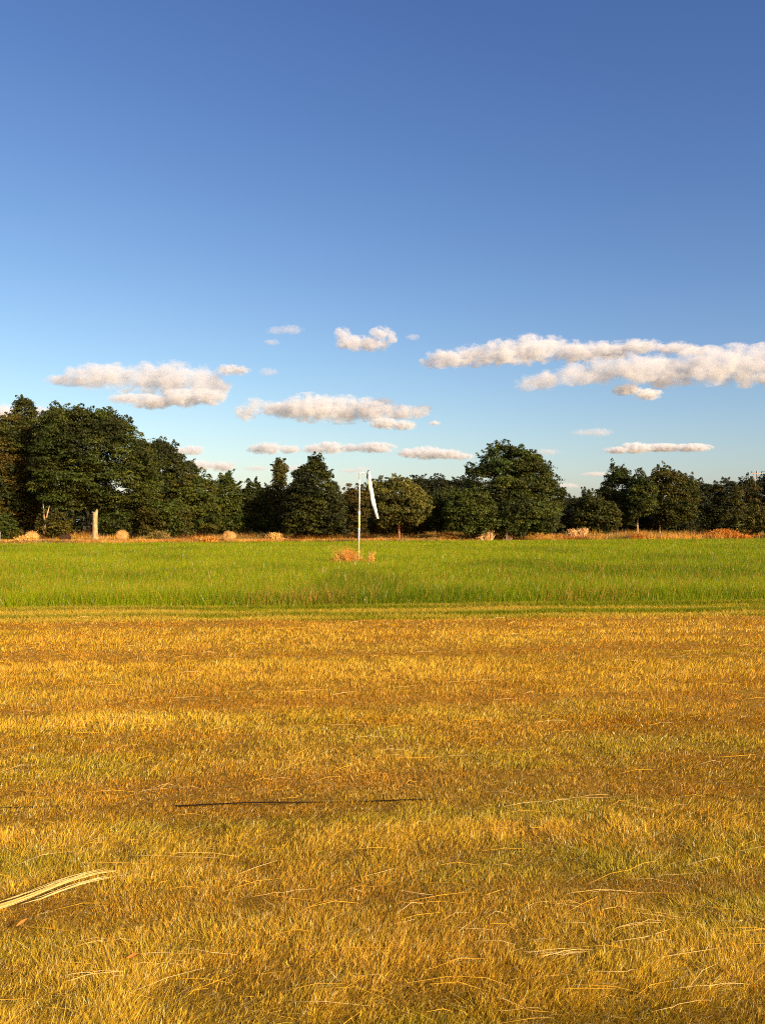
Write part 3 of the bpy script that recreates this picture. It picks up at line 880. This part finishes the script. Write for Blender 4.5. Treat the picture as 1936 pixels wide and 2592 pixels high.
tree('poplar_tree', 'dark pointed poplar top rising behind the olive tree at far left', 'tree', 122,
     [(44, 1048), (48, 1022), (58, 1012), (68, 1009), (75, 1022), (83, 1020), (90, 1040), (93, 1060), (90, 1078), (96, 1110), (98, 1340), (30, 1340), (34, 1100)], G1, 66, flat=1.1, clump=.6, leaf=.13, sprig=.25, group=TG)
tree('broadleaf_tree', 'tall olive green tree at the far left edge of the field', 'tree', 110,
     [(28, 1060), (42, 1054), (60, 1062), (85, 1085), (98, 1092), (108, 1115), (110, 1140), (103, 1170), (112, 1200), (116, 1262), (108, 1325), (70, 1335), (20, 1345), (-90, 1345), (-100, 1190), (-40, 1130), (0, 1122), (0, 1105), (10, 1086), (25, 1074)], G2 + G6[:1] + G1, 58, sprig=.15, group=TG)
tree('oak_tree', 'huge spreading oak behind the pale bare trunk at left', 'tree', 107,
     [(115, 1082), (117, 1062), (140, 1056), (146, 1040), (165, 1041), (176, 1052), (190, 1042), (215, 1048), (232, 1037), (246, 1046), (256, 1061), (268, 1062), (278, 1045), (290, 1049), (302, 1062), (320, 1070), (337, 1083), (346, 1106), (356, 1120), (385, 1132), (400, 1165), (408, 1220), (398, 1262), (378, 1290), (330, 1298), (300, 1290), (262, 1296), (215, 1288), (180, 1300), (140, 1292), (116, 1262), (104, 1200), (100, 1165), (112, 1140), (105, 1120)],
     G3 + G1, 228, 1285, 9.0, limbs=12, clump=.85, gap=.16, group=TG)
tree('oak_tree', 'rounded dark oak stepping down right of the huge oak', 'tree', 120,
     [(355, 1128), (383, 1121), (400, 1116), (415, 1119), (440, 1137), (456, 1150), (464, 1165), (462, 1176), (480, 1169), (495, 1179), (501, 1195), (494, 1232), (485, 1335), (370, 1335), (348, 1200)], G1 + G4[:1], 430, group=TG)
tree('bush', 'low round green bush right of the pale bare trunk', 'bush', 106,
     [(256, 1350), (254, 1312), (272, 1292), (308, 1283), (334, 1298), (350, 1330), (350, 1352)], G3, clump=.6, limbs=4, group=BG_)
tree('bush', 'wide olive bush between the clean bale and the green tree', 'bush', 105,
     [(352, 1356), (350, 1310), (370, 1285), (408, 1267), (450, 1274), (480, 1300), (490, 1358), (420, 1362)], G2 + G3[:1], clump=.65, limbs=4, group=BG_)
tree('bush', 'small green bush at the bottom left corner of the trees', 'bush', 100,
     [(-60, 1366), (-50, 1320), (0, 1308), (30, 1312), (46, 1335), (48, 1366)], G3 + G2[:1], clump=.5, limbs=3, group=BG_)
tree('bush', 'low olive bush above the dark brown bale', 'bush', 101,
     [(102, 1358), (104, 1325), (128, 1305), (160, 1308), (180, 1325), (182, 1352), (150, 1360)], G2, 122, 1335, 3, clump=.5, limbs=3, group=BG_)
tree('broadleaf_tree', 'domed mid green tree right of the rounded dark oak', 'tree', 109,
     [(440, 1236), (455, 1222), (480, 1207), (505, 1202), (520, 1208), (540, 1226), (550, 1250), (555, 1345), (440, 1350), (430, 1280)], G3 + G2[:1], group=TG)
tree('ash_tree', 'feathery topped tree left of the two small sprigs', 'tree', 113,
     [(545, 1238), (556, 1222), (562, 1206), (571, 1208), (578, 1196), (585, 1213), (594, 1230), (603, 1222), (608, 1245), (616, 1345), (545, 1348)], G3, clump=.5, group=TG)
tree('ash_tree', 'small tree with two leafy sprigs left of the narrow poplar', 'tree', 116,
     [(608, 1250), (628, 1240), (636, 1220), (643, 1228), (650, 1222), (656, 1238), (663, 1230), (668, 1248), (690, 1256), (698, 1345), (608, 1345)], G1 + G3[:1], clump=.5, group=TG)
tree('broadleaf_tree', 'small dark round tree top just left of the narrow poplar', 'tree', 142,
     [(668, 1250), (674, 1238), (685, 1230), (700, 1231), (714, 1246), (718, 1345), (664, 1345)], G4, clump=.6, group=TG)
tree('poplar_tree', 'narrow olive poplar standing alone above the hedge', 'tree', 114,
     [(694, 1192), (697, 1178), (707, 1166), (718, 1172), (727, 1190), (723, 1206), (719, 1225), (726, 1242), (735, 1262), (734, 1348), (690, 1350), (685, 1262), (695, 1236), (698, 1210)], G2, 712, 1330, 3, flat=1.2, clump=.45, leaf=.12, sprig=.05, group=TG)
tree('alder_tree', 'dark ragged cone shaped tree left of the windsock', 'tree', 107,
     [(738, 1196), (750, 1198), (765, 1188), (778, 1184), (785, 1168), (797, 1153), (806, 1163), (816, 1177), (823, 1190), (820, 1200), (834, 1199), (840, 1224), (853, 1230), (857, 1246), (866, 1272), (874, 1352), (724, 1354), (720, 1300), (727, 1250), (745, 1230), (757, 1216), (745, 1208)], G4 + G1, 790, clump=.65, group=TG)
tree('broadleaf_tree', 'low brownish tree directly behind the windsock pole', 'tree', 118,
     [(860, 1270), (866, 1256), (885, 1242), (908, 1234), (925, 1240), (938, 1260), (940, 1350), (858, 1350)], G6 + G2[:1], group=TG)
tree('broadleaf_tree', 'dark low tree between the windsock and the pine', 'tree', 124,
     [(920, 1255), (930, 1235), (945, 1223), (962, 1225), (978, 1235), (985, 1345), (915, 1345)], G4 + G1[:1], group=TG)
tree('pine_tree', 'sunlit olive green pine with an orange brown trunk', 'tree', 106,
     [(945, 1232), (958, 1226), (975, 1227), (988, 1221), (997, 1213), (1005, 1211), (1011, 1222), (1030, 1225), (1050, 1231), (1066, 1245), (1078, 1258), (1090, 1275), (1086, 1298), (1072, 1318), (1045, 1330), (1018, 1322), (1000, 1322), (978, 1336), (952, 1326), (942, 1290), (938, 1250)],
     G5, 1010, 1300, 6.5, bark=M_pinebark, leaf=.12, clump=.55, up=.6, limbs=12, group=TG)
tree('bush', 'olive brown thicket at the foot of the pine', 'bush', 111,
     [(935, 1352), (935, 1315), (965, 1300), (1005, 1318), (1040, 1308), (1080, 1312), (1085, 1350)], G6 + G2, clump=.5, limbs=3, group=BG_)
for lb, pl in (('dark wood crown behind the right side of the pine', [(1030, 1224), (1045, 1214), (1062, 1212), (1082, 1215), (1092, 1225), (1095, 1345), (1030, 1345)]),
               ('dark rounded crown midway between the pine and the big oak', [(1085, 1222), (1100, 1214), (1118, 1213), (1135, 1222), (1142, 1240), (1142, 1345), (1085, 1345)]),
               ('dark crown tucked against the left side of the big right oak', [(1134, 1228), (1150, 1217), (1170, 1213), (1190, 1214), (1205, 1230), (1210, 1345), (1134, 1345)])):
    tree('broadleaf_tree', lb, 'tree', 146, pl, G4, clump=.8, group=TG)
tree('small_tree', 'slender dark green tree between the pine and the round bush', 'tree', 109,
     [(1078, 1318), (1082, 1275), (1100, 1255), (1125, 1248), (1145, 1258), (1152, 1295), (1145, 1335), (1120, 1342), (1085, 1340)], G1 + G3[:1], 1117, 1335, 3, clump=.55, group=TG)
tree('small_tree', 'round fresh green tree left of the big right oak', 'tree', 105,
     [(1125, 1300), (1130, 1268), (1152, 1250), (1185, 1243), (1215, 1250), (1240, 1270), (1256, 1300), (1258, 1335), (1235, 1352), (1160, 1354), (1130, 1340)], G3 + G1[:1], 1165, 1340, 3.5, clump=.65, group=TG)
tree('oak_tree', 'big domed oak standing above all trees right of centre', 'tree', 113,
     [(1180, 1218), (1184, 1190), (1200, 1188), (1215, 1180), (1218, 1156), (1234, 1149), (1246, 1131), (1262, 1129), (1280, 1134), (1302, 1136), (1322, 1141), (1330, 1157), (1350, 1154), (1366, 1164), (1372, 1180), (1384, 1195), (1386, 1216), (1400, 1232), (1421, 1246), (1418, 1264), (1408, 1300), (1400, 1345), (1200, 1345), (1196, 1262), (1186, 1240)],
     G3 + G1 + [(.05, .07, .012)], 1285, 1280, 9, limbs=12, clump=.85, gap=.16, group=TG)
tree('bush', 'large round bush in front of the big domed oak', 'bush', 105,
     [(1254, 1345), (1254, 1305), (1274, 1277), (1310, 1263), (1350, 1267), (1382, 1281), (1402, 1310), (1406, 1345), (1380, 1356), (1280, 1356)], G3 + G1, clump=.7, limbs=4, group=BG_)
tree('broadleaf_tree', 'low dark tree right of the big domed oak', 'tree', 146,
     [(1398, 1280), (1418, 1262), (1450, 1264), (1462, 1268), (1478, 1262), (1500, 1275), (1500, 1345), (1398, 1345)], G4, group=TG)
tree('small_tree', 'small tree with a thin upright sprig beside the straw clumps', 'tree', 122,
     [(1450, 1295), (1466, 1274), (1474, 1262), (1476, 1241), (1482, 1252), (1492, 1246), (1495, 1265), (1520, 1266), (1545, 1280), (1560, 1300), (1556, 1335), (1530, 1350), (1450, 1348)], G1 + G2[:1], 1480, clump=.55, group=TG)
tree('oak_tree', 'leaning topped dark green tree, first of the right group', 'tree', 130,
     [(1502, 1248), (1524, 1236), (1531, 1222), (1527, 1211), (1540, 1200), (1547, 1180), (1560, 1186), (1575, 1191), (1588, 1205), (1598, 1226), (1602, 1300), (1592, 1328), (1535, 1325), (1548, 1282), (1520, 1264)], G1 + G3[:1], 1562, 1315, 4, clump=.65, group=TG)
tree('broadleaf_tree', 'pointed tree with a thin pale trunk in the right group', 'tree', 126,
     [(1598, 1228), (1606, 1212), (1613, 1187), (1620, 1201), (1632, 1208), (1646, 1219), (1656, 1250), (1655, 1290), (1640, 1304), (1600, 1308), (1588, 1288), (1590, 1242)], G3 + G1, 1613, 1300, 4, bark=M_palebark, clump=.6, group=TG)
tree('broadleaf_tree', 'wide tree right of the pointed one in the right group', 'tree', 131,
     [(1644, 1218), (1650, 1197), (1664, 1186), (1680, 1190), (1700, 1197), (1714, 1206), (1735, 1208), (1750, 1224), (1758, 1260), (1748, 1318), (1690, 1335), (1655, 1320), (1645, 1280)], G1 + G2[:2], 1669, 1310, 4.5, bark=M_palebark, clump=.65, group=TG)
tree('broadleaf_tree', 'dark rounded tree left of three similar tops at far right', 'tree', 138,
     [(1740, 1245), (1752, 1228), (1768, 1221), (1785, 1229), (1802, 1236), (1818, 1300), (1805, 1345), (1738, 1345)], G4 + G1, 1771, 1310, 3, bark=M_palebark, group=TG)
tree('broadleaf_tree', 'olive dark tree with a bumpy top left of the utility pole', 'tree', 137,
     [(1798, 1246), (1812, 1228), (1828, 1216), (1846, 1222), (1864, 1232), (1874, 1345), (1798, 1345)], G2[:2] + G4, group=TG)
tree('broadleaf_tree', 'slightly pointed dark tree just left of the utility pole', 'tree', 141,
     [(1858, 1238), (1872, 1222), (1884, 1212), (1896, 1216), (1912, 1232), (1916, 1345), (1858, 1345)], G4 + G6[:1], group=TG)
tree('broadleaf_tree', 'dark tree in front of the utility pole at the right edge', 'tree', 143,
     [(1898, 1232), (1920, 1216), (1945, 1209), (1990, 1214), (2020, 1230), (2030, 1345), (1898, 1345)], G4, group=TG)
tree('bush', 'pale olive bush at the right frame edge', 'bush', 124,
     [(1838, 1350), (1842, 1310), (1868, 1294), (1900, 1290), (1916, 1284), (1940, 1290), (1990, 1300), (2010, 1350)], G2 + [(.085, .09, .018)], clump=.6, limbs=4, group=BG_)
tree('bush', 'dark undergrowth bush beneath the right group of trees', 'bush', 136,
     [(1570, 1342), (1575, 1312), (1610, 1305), (1660, 1312), (1700, 1308), (1745, 1312), (1755, 1342)], G4 + G2[:1], clump=.6, limbs=4, group=BG_)

# pale dead trunk standing in front of the huge oak
def snag():
    D = 96; k = D / F
    root = empty('dead_trunk', ((242 - 968) * k, D, 0))
    X = (242 - 968) * k; z = lambda y: EYE + (HOR - y) * k
    V, Fc, n = [], [], 20
    prof = [(242.5, 1385, 9), (242, 1366, 8), (242, 1355, 6.6), (241.5, 1335, 6.0), (241.3, 1315, 6.2), (241.5, 1302, 6.4), (242, 1296, 5.8)]
    for i, (x, y, w) in enumerate(prof):
        for j in range(n):
            a = 2 * math.pi * j / n
            r = w * k * (1 + .10 * math.sin(5 * a + i) + random.gauss(0, .03))
            zz_ = z(y) + (0 if i < len(prof) - 1 else (.32 * max(0, math.cos(a - .3)) + random.gauss(0, .06)))
            V.append(((x - 968) * k + math.cos(a) * r, D + math.sin(a) * r, zz_))
    for i in range(len(prof) - 1):
        for j in range(n): Fc.append((i * n + j, i * n + (j + 1) % n, (i + 1) * n + (j + 1) % n, (i + 1) * n + j))
    Fc.append(tuple((len(prof) - 1) * n + j for j in range(n)))
    mesh_obj('trunk', np.array(V), Fc, M_palebark, parent=root, smooth=True)
    m = MB(); m.tube([((243 - 968) * k, D, z(1300)), ((246 - 968) * k, D, z(1293)), ((246.5 - 968) * k, D, z(1288))], [.13, .1, .04], 8); m.build('broken_limb', M_palebark, root)
    tag(root, 'thick pale bare dead trunk with a broken top at left', 'dead tree')
snag()
# pale forked stems of the shrub left of it
m = MB(); k = 100 / F; q = lambda x, y: ((x - 968) * k, 100.0, EYE + (HOR - y) * k)
m.tube([q(112, 1350), q(115, 1325), q(121, 1300), q(126, 1280)], [.14, .11, .08, .03], 7)
m.tube([q(114, 1330), q(112, 1300), q(110, 1275)], [.1, .07, .03], 7)
tag(m.build('bare_stems', M_palebark), 'pale forked bare stems rising from the low olive bush at left', 'bare shrub')

# far wood that closes the gaps between the nearer trees
def woodland():
    N = 60000
    s = rng.uniform(-.75, .75, N)
    D = rng.uniform(165, 185, N)
    X = s * D
    top = 6.5 + 2.5 * n1(X / 7, D * 0 + 3, 3)
    Z = top * rng.random(N) ** .8
    pos = np.stack([X, D, Z], -1)
    nrm = rng.normal(0, .6, (N, 3)) + np.array([0, -.6, .5]); nrm /= np.linalg.norm(nrm, axis=1)[:, None]
    t1 = np.cross(nrm, rng.normal(0, 1, (N, 3))); t1 /= np.linalg.norm(t1, axis=1)[:, None]
    t2 = np.cross(nrm, t1)
    sz = rng.uniform(.3, .65, N)[:, None]
    V = np.stack([pos - t1 * sz, pos + t2 * sz * .7, pos + t1 * sz, pos - t2 * sz * .7], 1).reshape(-1, 3)
    q = np.arange(4 * N).reshape(N, 4)
    c = np.array(G4)[rng.integers(0, 3, N)] * rng.uniform(.7, 1.3, N)[:, None]
    tag(mesh_obj('woodland', V, np.concatenate([q[:, :3], q[:, [0, 2, 3]]]), M_leaf, col=np.repeat(c, 4, 0)), 'dark far off wood seen between the trees', 'wood', kind='stuff')
woodland()

# ------------------------------------------------------------------ utility poles
def utility_pole(label, x, ytop, D, arm):
    k = D / F
    X = (x - 968) * k; zt = EYE + (HOR - ytop) * k
    root = empty('utility_pole', (X, D, 0))
    m = MB(); m.tube([(X, D, -.5), (X, D, zt * .5), (X, D, zt)], [.24, .2, .16], 12)
    if arm: m.tube([(X - .8, D, -.5), (X - .75, D, zt - .3)], [.14, .1], 10)
    m.build('pole', M_pole, root)
    m = MB()
    if arm:
        m.box((X - .2, D - .2, zt - .55), (2.4, .14, .14)); m.build('crossarm', M_pole, root, smooth=False)
        m = MB(); m.box((X - .35, D - .2, zt - 1.9), (1.4, .12, .12)); m.build('brace', M_pole, root, smooth=False)
        for dx in (-1.2, -.2, .85):
            m = MB(); m.tube([(X + dx, D - .2, zt - .48), (X + dx, D - .2, zt - .3), (X + dx, D - .2, zt - .2), (X + dx, D - .2, zt - .1)], [.04, .11, .07, .1], 8); m.build('insulator', M_dark, root)
    else:
        m.tube([(X, D, zt - .1), (X + 1.2, D, zt - .35)], [.05, .05], 6); m.build('bracket', M_dark, root)
        m = MB(); m.tube([(X + 1.2, D, zt + .1), (X + 1.2, D, zt - .1), (X + 1.2, D, zt - .35), (X + 1.2, D, zt - .75)], [.2, .22, .08, .08], 8); m.build('insulator', M_dark, root)
    tag(root, label, 'utility pole')
    return X, zt, D
up1 = utility_pole('wooden utility pole with a crossarm above the trees at right edge', 1915, 1192, 182, True)
up2 = utility_pole('bare wooden pole top above the wide tree of the right group', 1735, 1208, 182, False)
for k, (dx, lb) in enumerate(((.85, 'upper power line running right from the utility pole'), (-.2, 'lower power line running right from the utility pole'))):
    m = MB(); a = (up1[0] + dx, up1[2] - .2, up1[1] - .1 - .9 * k)
    m.tube([(a[0] + 30 * t, a[1] - 6 * t, a[2] - 3.2 * t * (1 - t) - .8 * t) for t in [i / 14 for i in range(15)]], [.035] * 15, 5)
    tag(m.build('power_line', M_dark), lb, 'power line')

# ------------------------------------------------------------------ clouds: lumpy bodies of real scattering vapour, kilometres away
def cloud_mat(name, dens, lobes, size, seed):
    """vapour whose density swells towards the middle of each lobe and is torn by noise at the rim"""
    m = bpy.data.materials.new(name); m.use_nodes = True
    n, l = m.node_tree.nodes, m.node_tree.links
    n.remove(n['Principled BSDF'])
    v = n.new('ShaderNodeVolumePrincipled')
    v.inputs['Color'].default_value = (.885, .90, .905, 1)
    v.inputs['Anisotropy'].default_value = 0.0
    tc = n.new('ShaderNodeTexCoord')
    def mth(op, a, b=None, c=None, clamp=False):
        k = n.new('ShaderNodeMath'); k.operation = op; k.use_clamp = clamp
        for i_, x in enumerate((a, b, c)):
            if x is None: continue
            if isinstance(x, (int, float)): k.inputs[i_].default_value = x
            else: l.new(x, k.inputs[i_])
        return k.outputs[0]
    best = None
    for (c, r) in lobes:
        va = n.new('ShaderNodeVectorMath'); va.operation = 'MULTIPLY_ADD'
        l.new(tc.outputs['Object'], va.inputs[0])
        va.inputs[1].default_value = tuple(1 / r); va.inputs[2].default_value = tuple(-c / r)
        ln = n.new('ShaderNodeVectorMath'); ln.operation = 'LENGTH'; l.new(va.outputs[0], ln.inputs[0])
        f = mth('SUBTRACT', 1.0, ln.outputs['Value'])
        best = f if best is None else mth('SMOOTH_MAX', best, f, .25)
    nz = n.new('ShaderNodeTexNoise'); nz.inputs['Scale'].default_value = 1 / size
    nz.inputs['Detail'].default_value = 7; nz.inputs['Roughness'].default_value = .62
    mp = n.new('ShaderNodeMapping'); mp.inputs['Location'].default_value = (seed * 531., 0, seed * 77.)
    mp.inputs['Scale'].default_value = (.8, .8, 1.15)
    l.new(tc.outputs['Object'], mp.inputs['Vector']); l.new(mp.outputs[0], nz.inputs['Vector'])
    q = mth('MULTIPLY_ADD', nz.outputs['Fac'], 3.8, -2.02)
    q = mth('ADD', q, mth('MULTIPLY', best, 1.3))
    q = mth('MULTIPLY', q, 1.9, clamp=True)
    l.new(mth('MULTIPLY', q, dens), v.inputs['Density'])
    l.new(v.outputs[0], n['Material Output'].inputs['Volume'])
    return m
M_cloud, M_thin = .016, .003

def ico():
    import bmesh
    bm = bmesh.new(); bmesh.ops.create_icosphere(bm, subdivisions=3, radius=1)
    V = np.array([v.co[:] for v in bm.verts]); Fc = np.array([[v.index for v in f.verts] for f in bm.faces])
    bm.free(); return V, Fc
ICO_V, ICO_F = ico()

def cloud(label, puffs, D=6000, mat=M_cloud, seed=0):
    """puffs: (x, y, rx, ry) in pixels at distance D; their hull is the cloud's body"""
    r_ = np.random.default_rng(seed + 100)
    k = D / F
    L = []
    for (x, y, rx, ry) in puffs:
        a, b = rx * k * 1.22, ry * k * 1.36
        c = np.array([(x - 968) * k, D + r_.normal(0, .2) * rx * k, EYE + (HOR - y) * k])
        L.append((c, np.array([a, max(a * .7, b), b])))
    V = np.concatenate([ICO_V * r * 1.06 + c for c, r in L])
    Fc = np.concatenate([ICO_F + i * len(ICO_V) for i in range(len(L))])
    org = V.mean(0)
    mean_b = float(np.mean([r[2] for c, r in L]))
    M = cloud_mat('cloud_vapour', mat * 75 / max(mean_b, 20), [(c - org, r) for c, r in L], max(mean_b * .75, 12), seed)
    ob = mesh_obj('cloud', V, Fc, M, smooth=True, origin=org)
    md = ob.modifiers.new('fuse', 'REMESH'); md.mode = 'VOXEL'; md.voxel_size = max(min(r[2] for c, r in L) * .14, 3.0)
    M.cycles.volume_step_rate = .6
    tag(ob, label, 'cloud', 'fair weather clouds above the trees')
    return ob

cloud('long white cloud above the oak trees at left', [(170, 962, 50, 13), (240, 955, 60, 25), (300, 955, 60, 29), (380, 957, 65, 33), (440, 960, 65, 34), (510, 968, 55, 34), (555, 978, 28, 26)], seed=1)
cloud('low grey white strip right under the long left cloud', [(320, 1008, 40, 11), (380, 1013, 55, 15), (460, 1006, 55, 18), (530, 1006, 45, 16)], 5600, seed=2)
cloud('long white cloud in the middle just above the treetops', [(625, 1045, 32, 16), (645, 1025, 25, 14), (720, 1035, 60, 18), (790, 1035, 70, 28), (870, 1035, 65, 28), (950, 1040, 55, 25), (1010, 1045, 50, 16), (1060, 1042, 30, 14)], seed=3)
cloud('small ragged white patch under the middle cloud', [(975, 1072, 35, 11), (1020, 1076, 30, 10), (1100, 1072, 14, 6)], 5600, seed=4)
cloud('broken small white cloud above the middle cloud', [(868, 848, 20, 16), (895, 865, 40, 16), (940, 868, 40, 14), (965, 845, 26, 16), (990, 855, 14, 14)], 5600, seed=5)
cloud('thin dash of cloud left of the broken small cloud', [(700, 836, 24, 8), (735, 834, 30, 9)], 5600, M_thin, seed=6)
cloud('faint speck of cloud beneath the thin dash', [(688, 866, 18, 6)], 5600, M_thin, seed=7)
cloud('faint speck of cloud right of the broken small cloud', [(1045, 851, 17, 6)], 5600, M_thin, seed=8)
cloud('small oval cloud at the right end of the long left cloud', [(575, 935, 24, 11), (605, 936, 25, 10)], 5900, seed=9)
cloud('faint oval wisp beside the small oval cloud', [(680, 941, 22, 8)], 5900, M_thin, seed=10)
cloud('upper long grey white cloud bank reaching across at right', [(1090, 918, 28, 12), (1130, 910, 50, 20), (1200, 900, 50, 22), (1270, 895, 60, 26), (1340, 885, 60, 30), (1400, 875, 35, 24), (1460, 890, 60, 22), (1540, 886, 70, 17), (1610, 880, 60, 14), (1700, 884, 55, 12), (1760, 886, 50, 9)], 5600, seed=11)
cloud('lower heavy grey white cloud bank cut by the right edge', [(1330, 975, 30, 14), (1380, 962, 50, 20), (1450, 950, 50, 22), (1520, 938, 60, 26), (1600, 936, 80, 30), (1690, 934, 80, 33), (1780, 930, 80, 37), (1870, 926, 80, 42), (1960, 925, 80, 44), (2040, 925, 60, 40)], 5200, seed=12)
cloud('ragged scrap hanging under the lower right cloud bank', [(1590, 985, 35, 12), (1640, 998, 34, 11)], 5200, seed=13)
cloud('small cloud at the left edge behind the poplar top', [(-10, 1050, 60, 22), (50, 1050, 50, 20), (110, 1048, 32, 18)], 7000, seed=14)
cloud('low white cloud strip left of centre over the windsock', [(655, 1135, 28, 11), (685, 1136, 30, 13), (735, 1138, 28, 9)], 8000, seed=15)
cloud('low white cloud strip above the windsock', [(800, 1136, 30, 11), (835, 1133, 35, 14), (885, 1134, 30, 9), (950, 1134, 45, 11)], 8000, seed=16)
cloud('low white cloud between the windsock and the big oak', [(1035, 1147, 28, 10), (1080, 1146, 42, 13), (1125, 1150, 40, 10), (1165, 1154, 32, 7)], 8000, seed=17)
cloud('small cloud touching the right side of the dark oak', [(455, 1142, 25, 9), (485, 1140, 28, 10)], 8000, seed=18)
cloud('flat pale cloud strip just above the domed green tree', [(500, 1178, 40, 11), (560, 1180, 35, 10)], 8500, seed=19)
cloud('faint flat cloud strip behind the narrow poplar', [(650, 1186, 35, 6), (740, 1185, 45, 7)], 9000, M_thin, seed=20)
cloud('tiny faint cloud behind the windsock top', [(890, 1192, 30, 5), (915, 1188, 20, 6)], 9000, M_thin, seed=21)
cloud('small flat cloud high right of the big oak', [(1475, 1096, 28, 7), (1515, 1095, 32, 9)], 7000, M_thin, seed=22)
cloud('long thin cloud above the right group of trees', [(1565, 1140, 35, 7), (1610, 1134, 40, 11), (1680, 1132, 55, 8), (1750, 1133, 45, 8)], 7500, seed=23)
cloud('faint small cloud between the oak and the long thin cloud', [(1385, 1144, 28, 7)], 8000, M_thin, seed=24)
cloud('faint low wisp above the low dark trees', [(1425, 1230, 35, 5)], 9500, M_thin, seed=25)
cloud('faint low wisp left of the first tree of the right group', [(1508, 1200, 35, 5)], 9500, M_thin, seed=26)
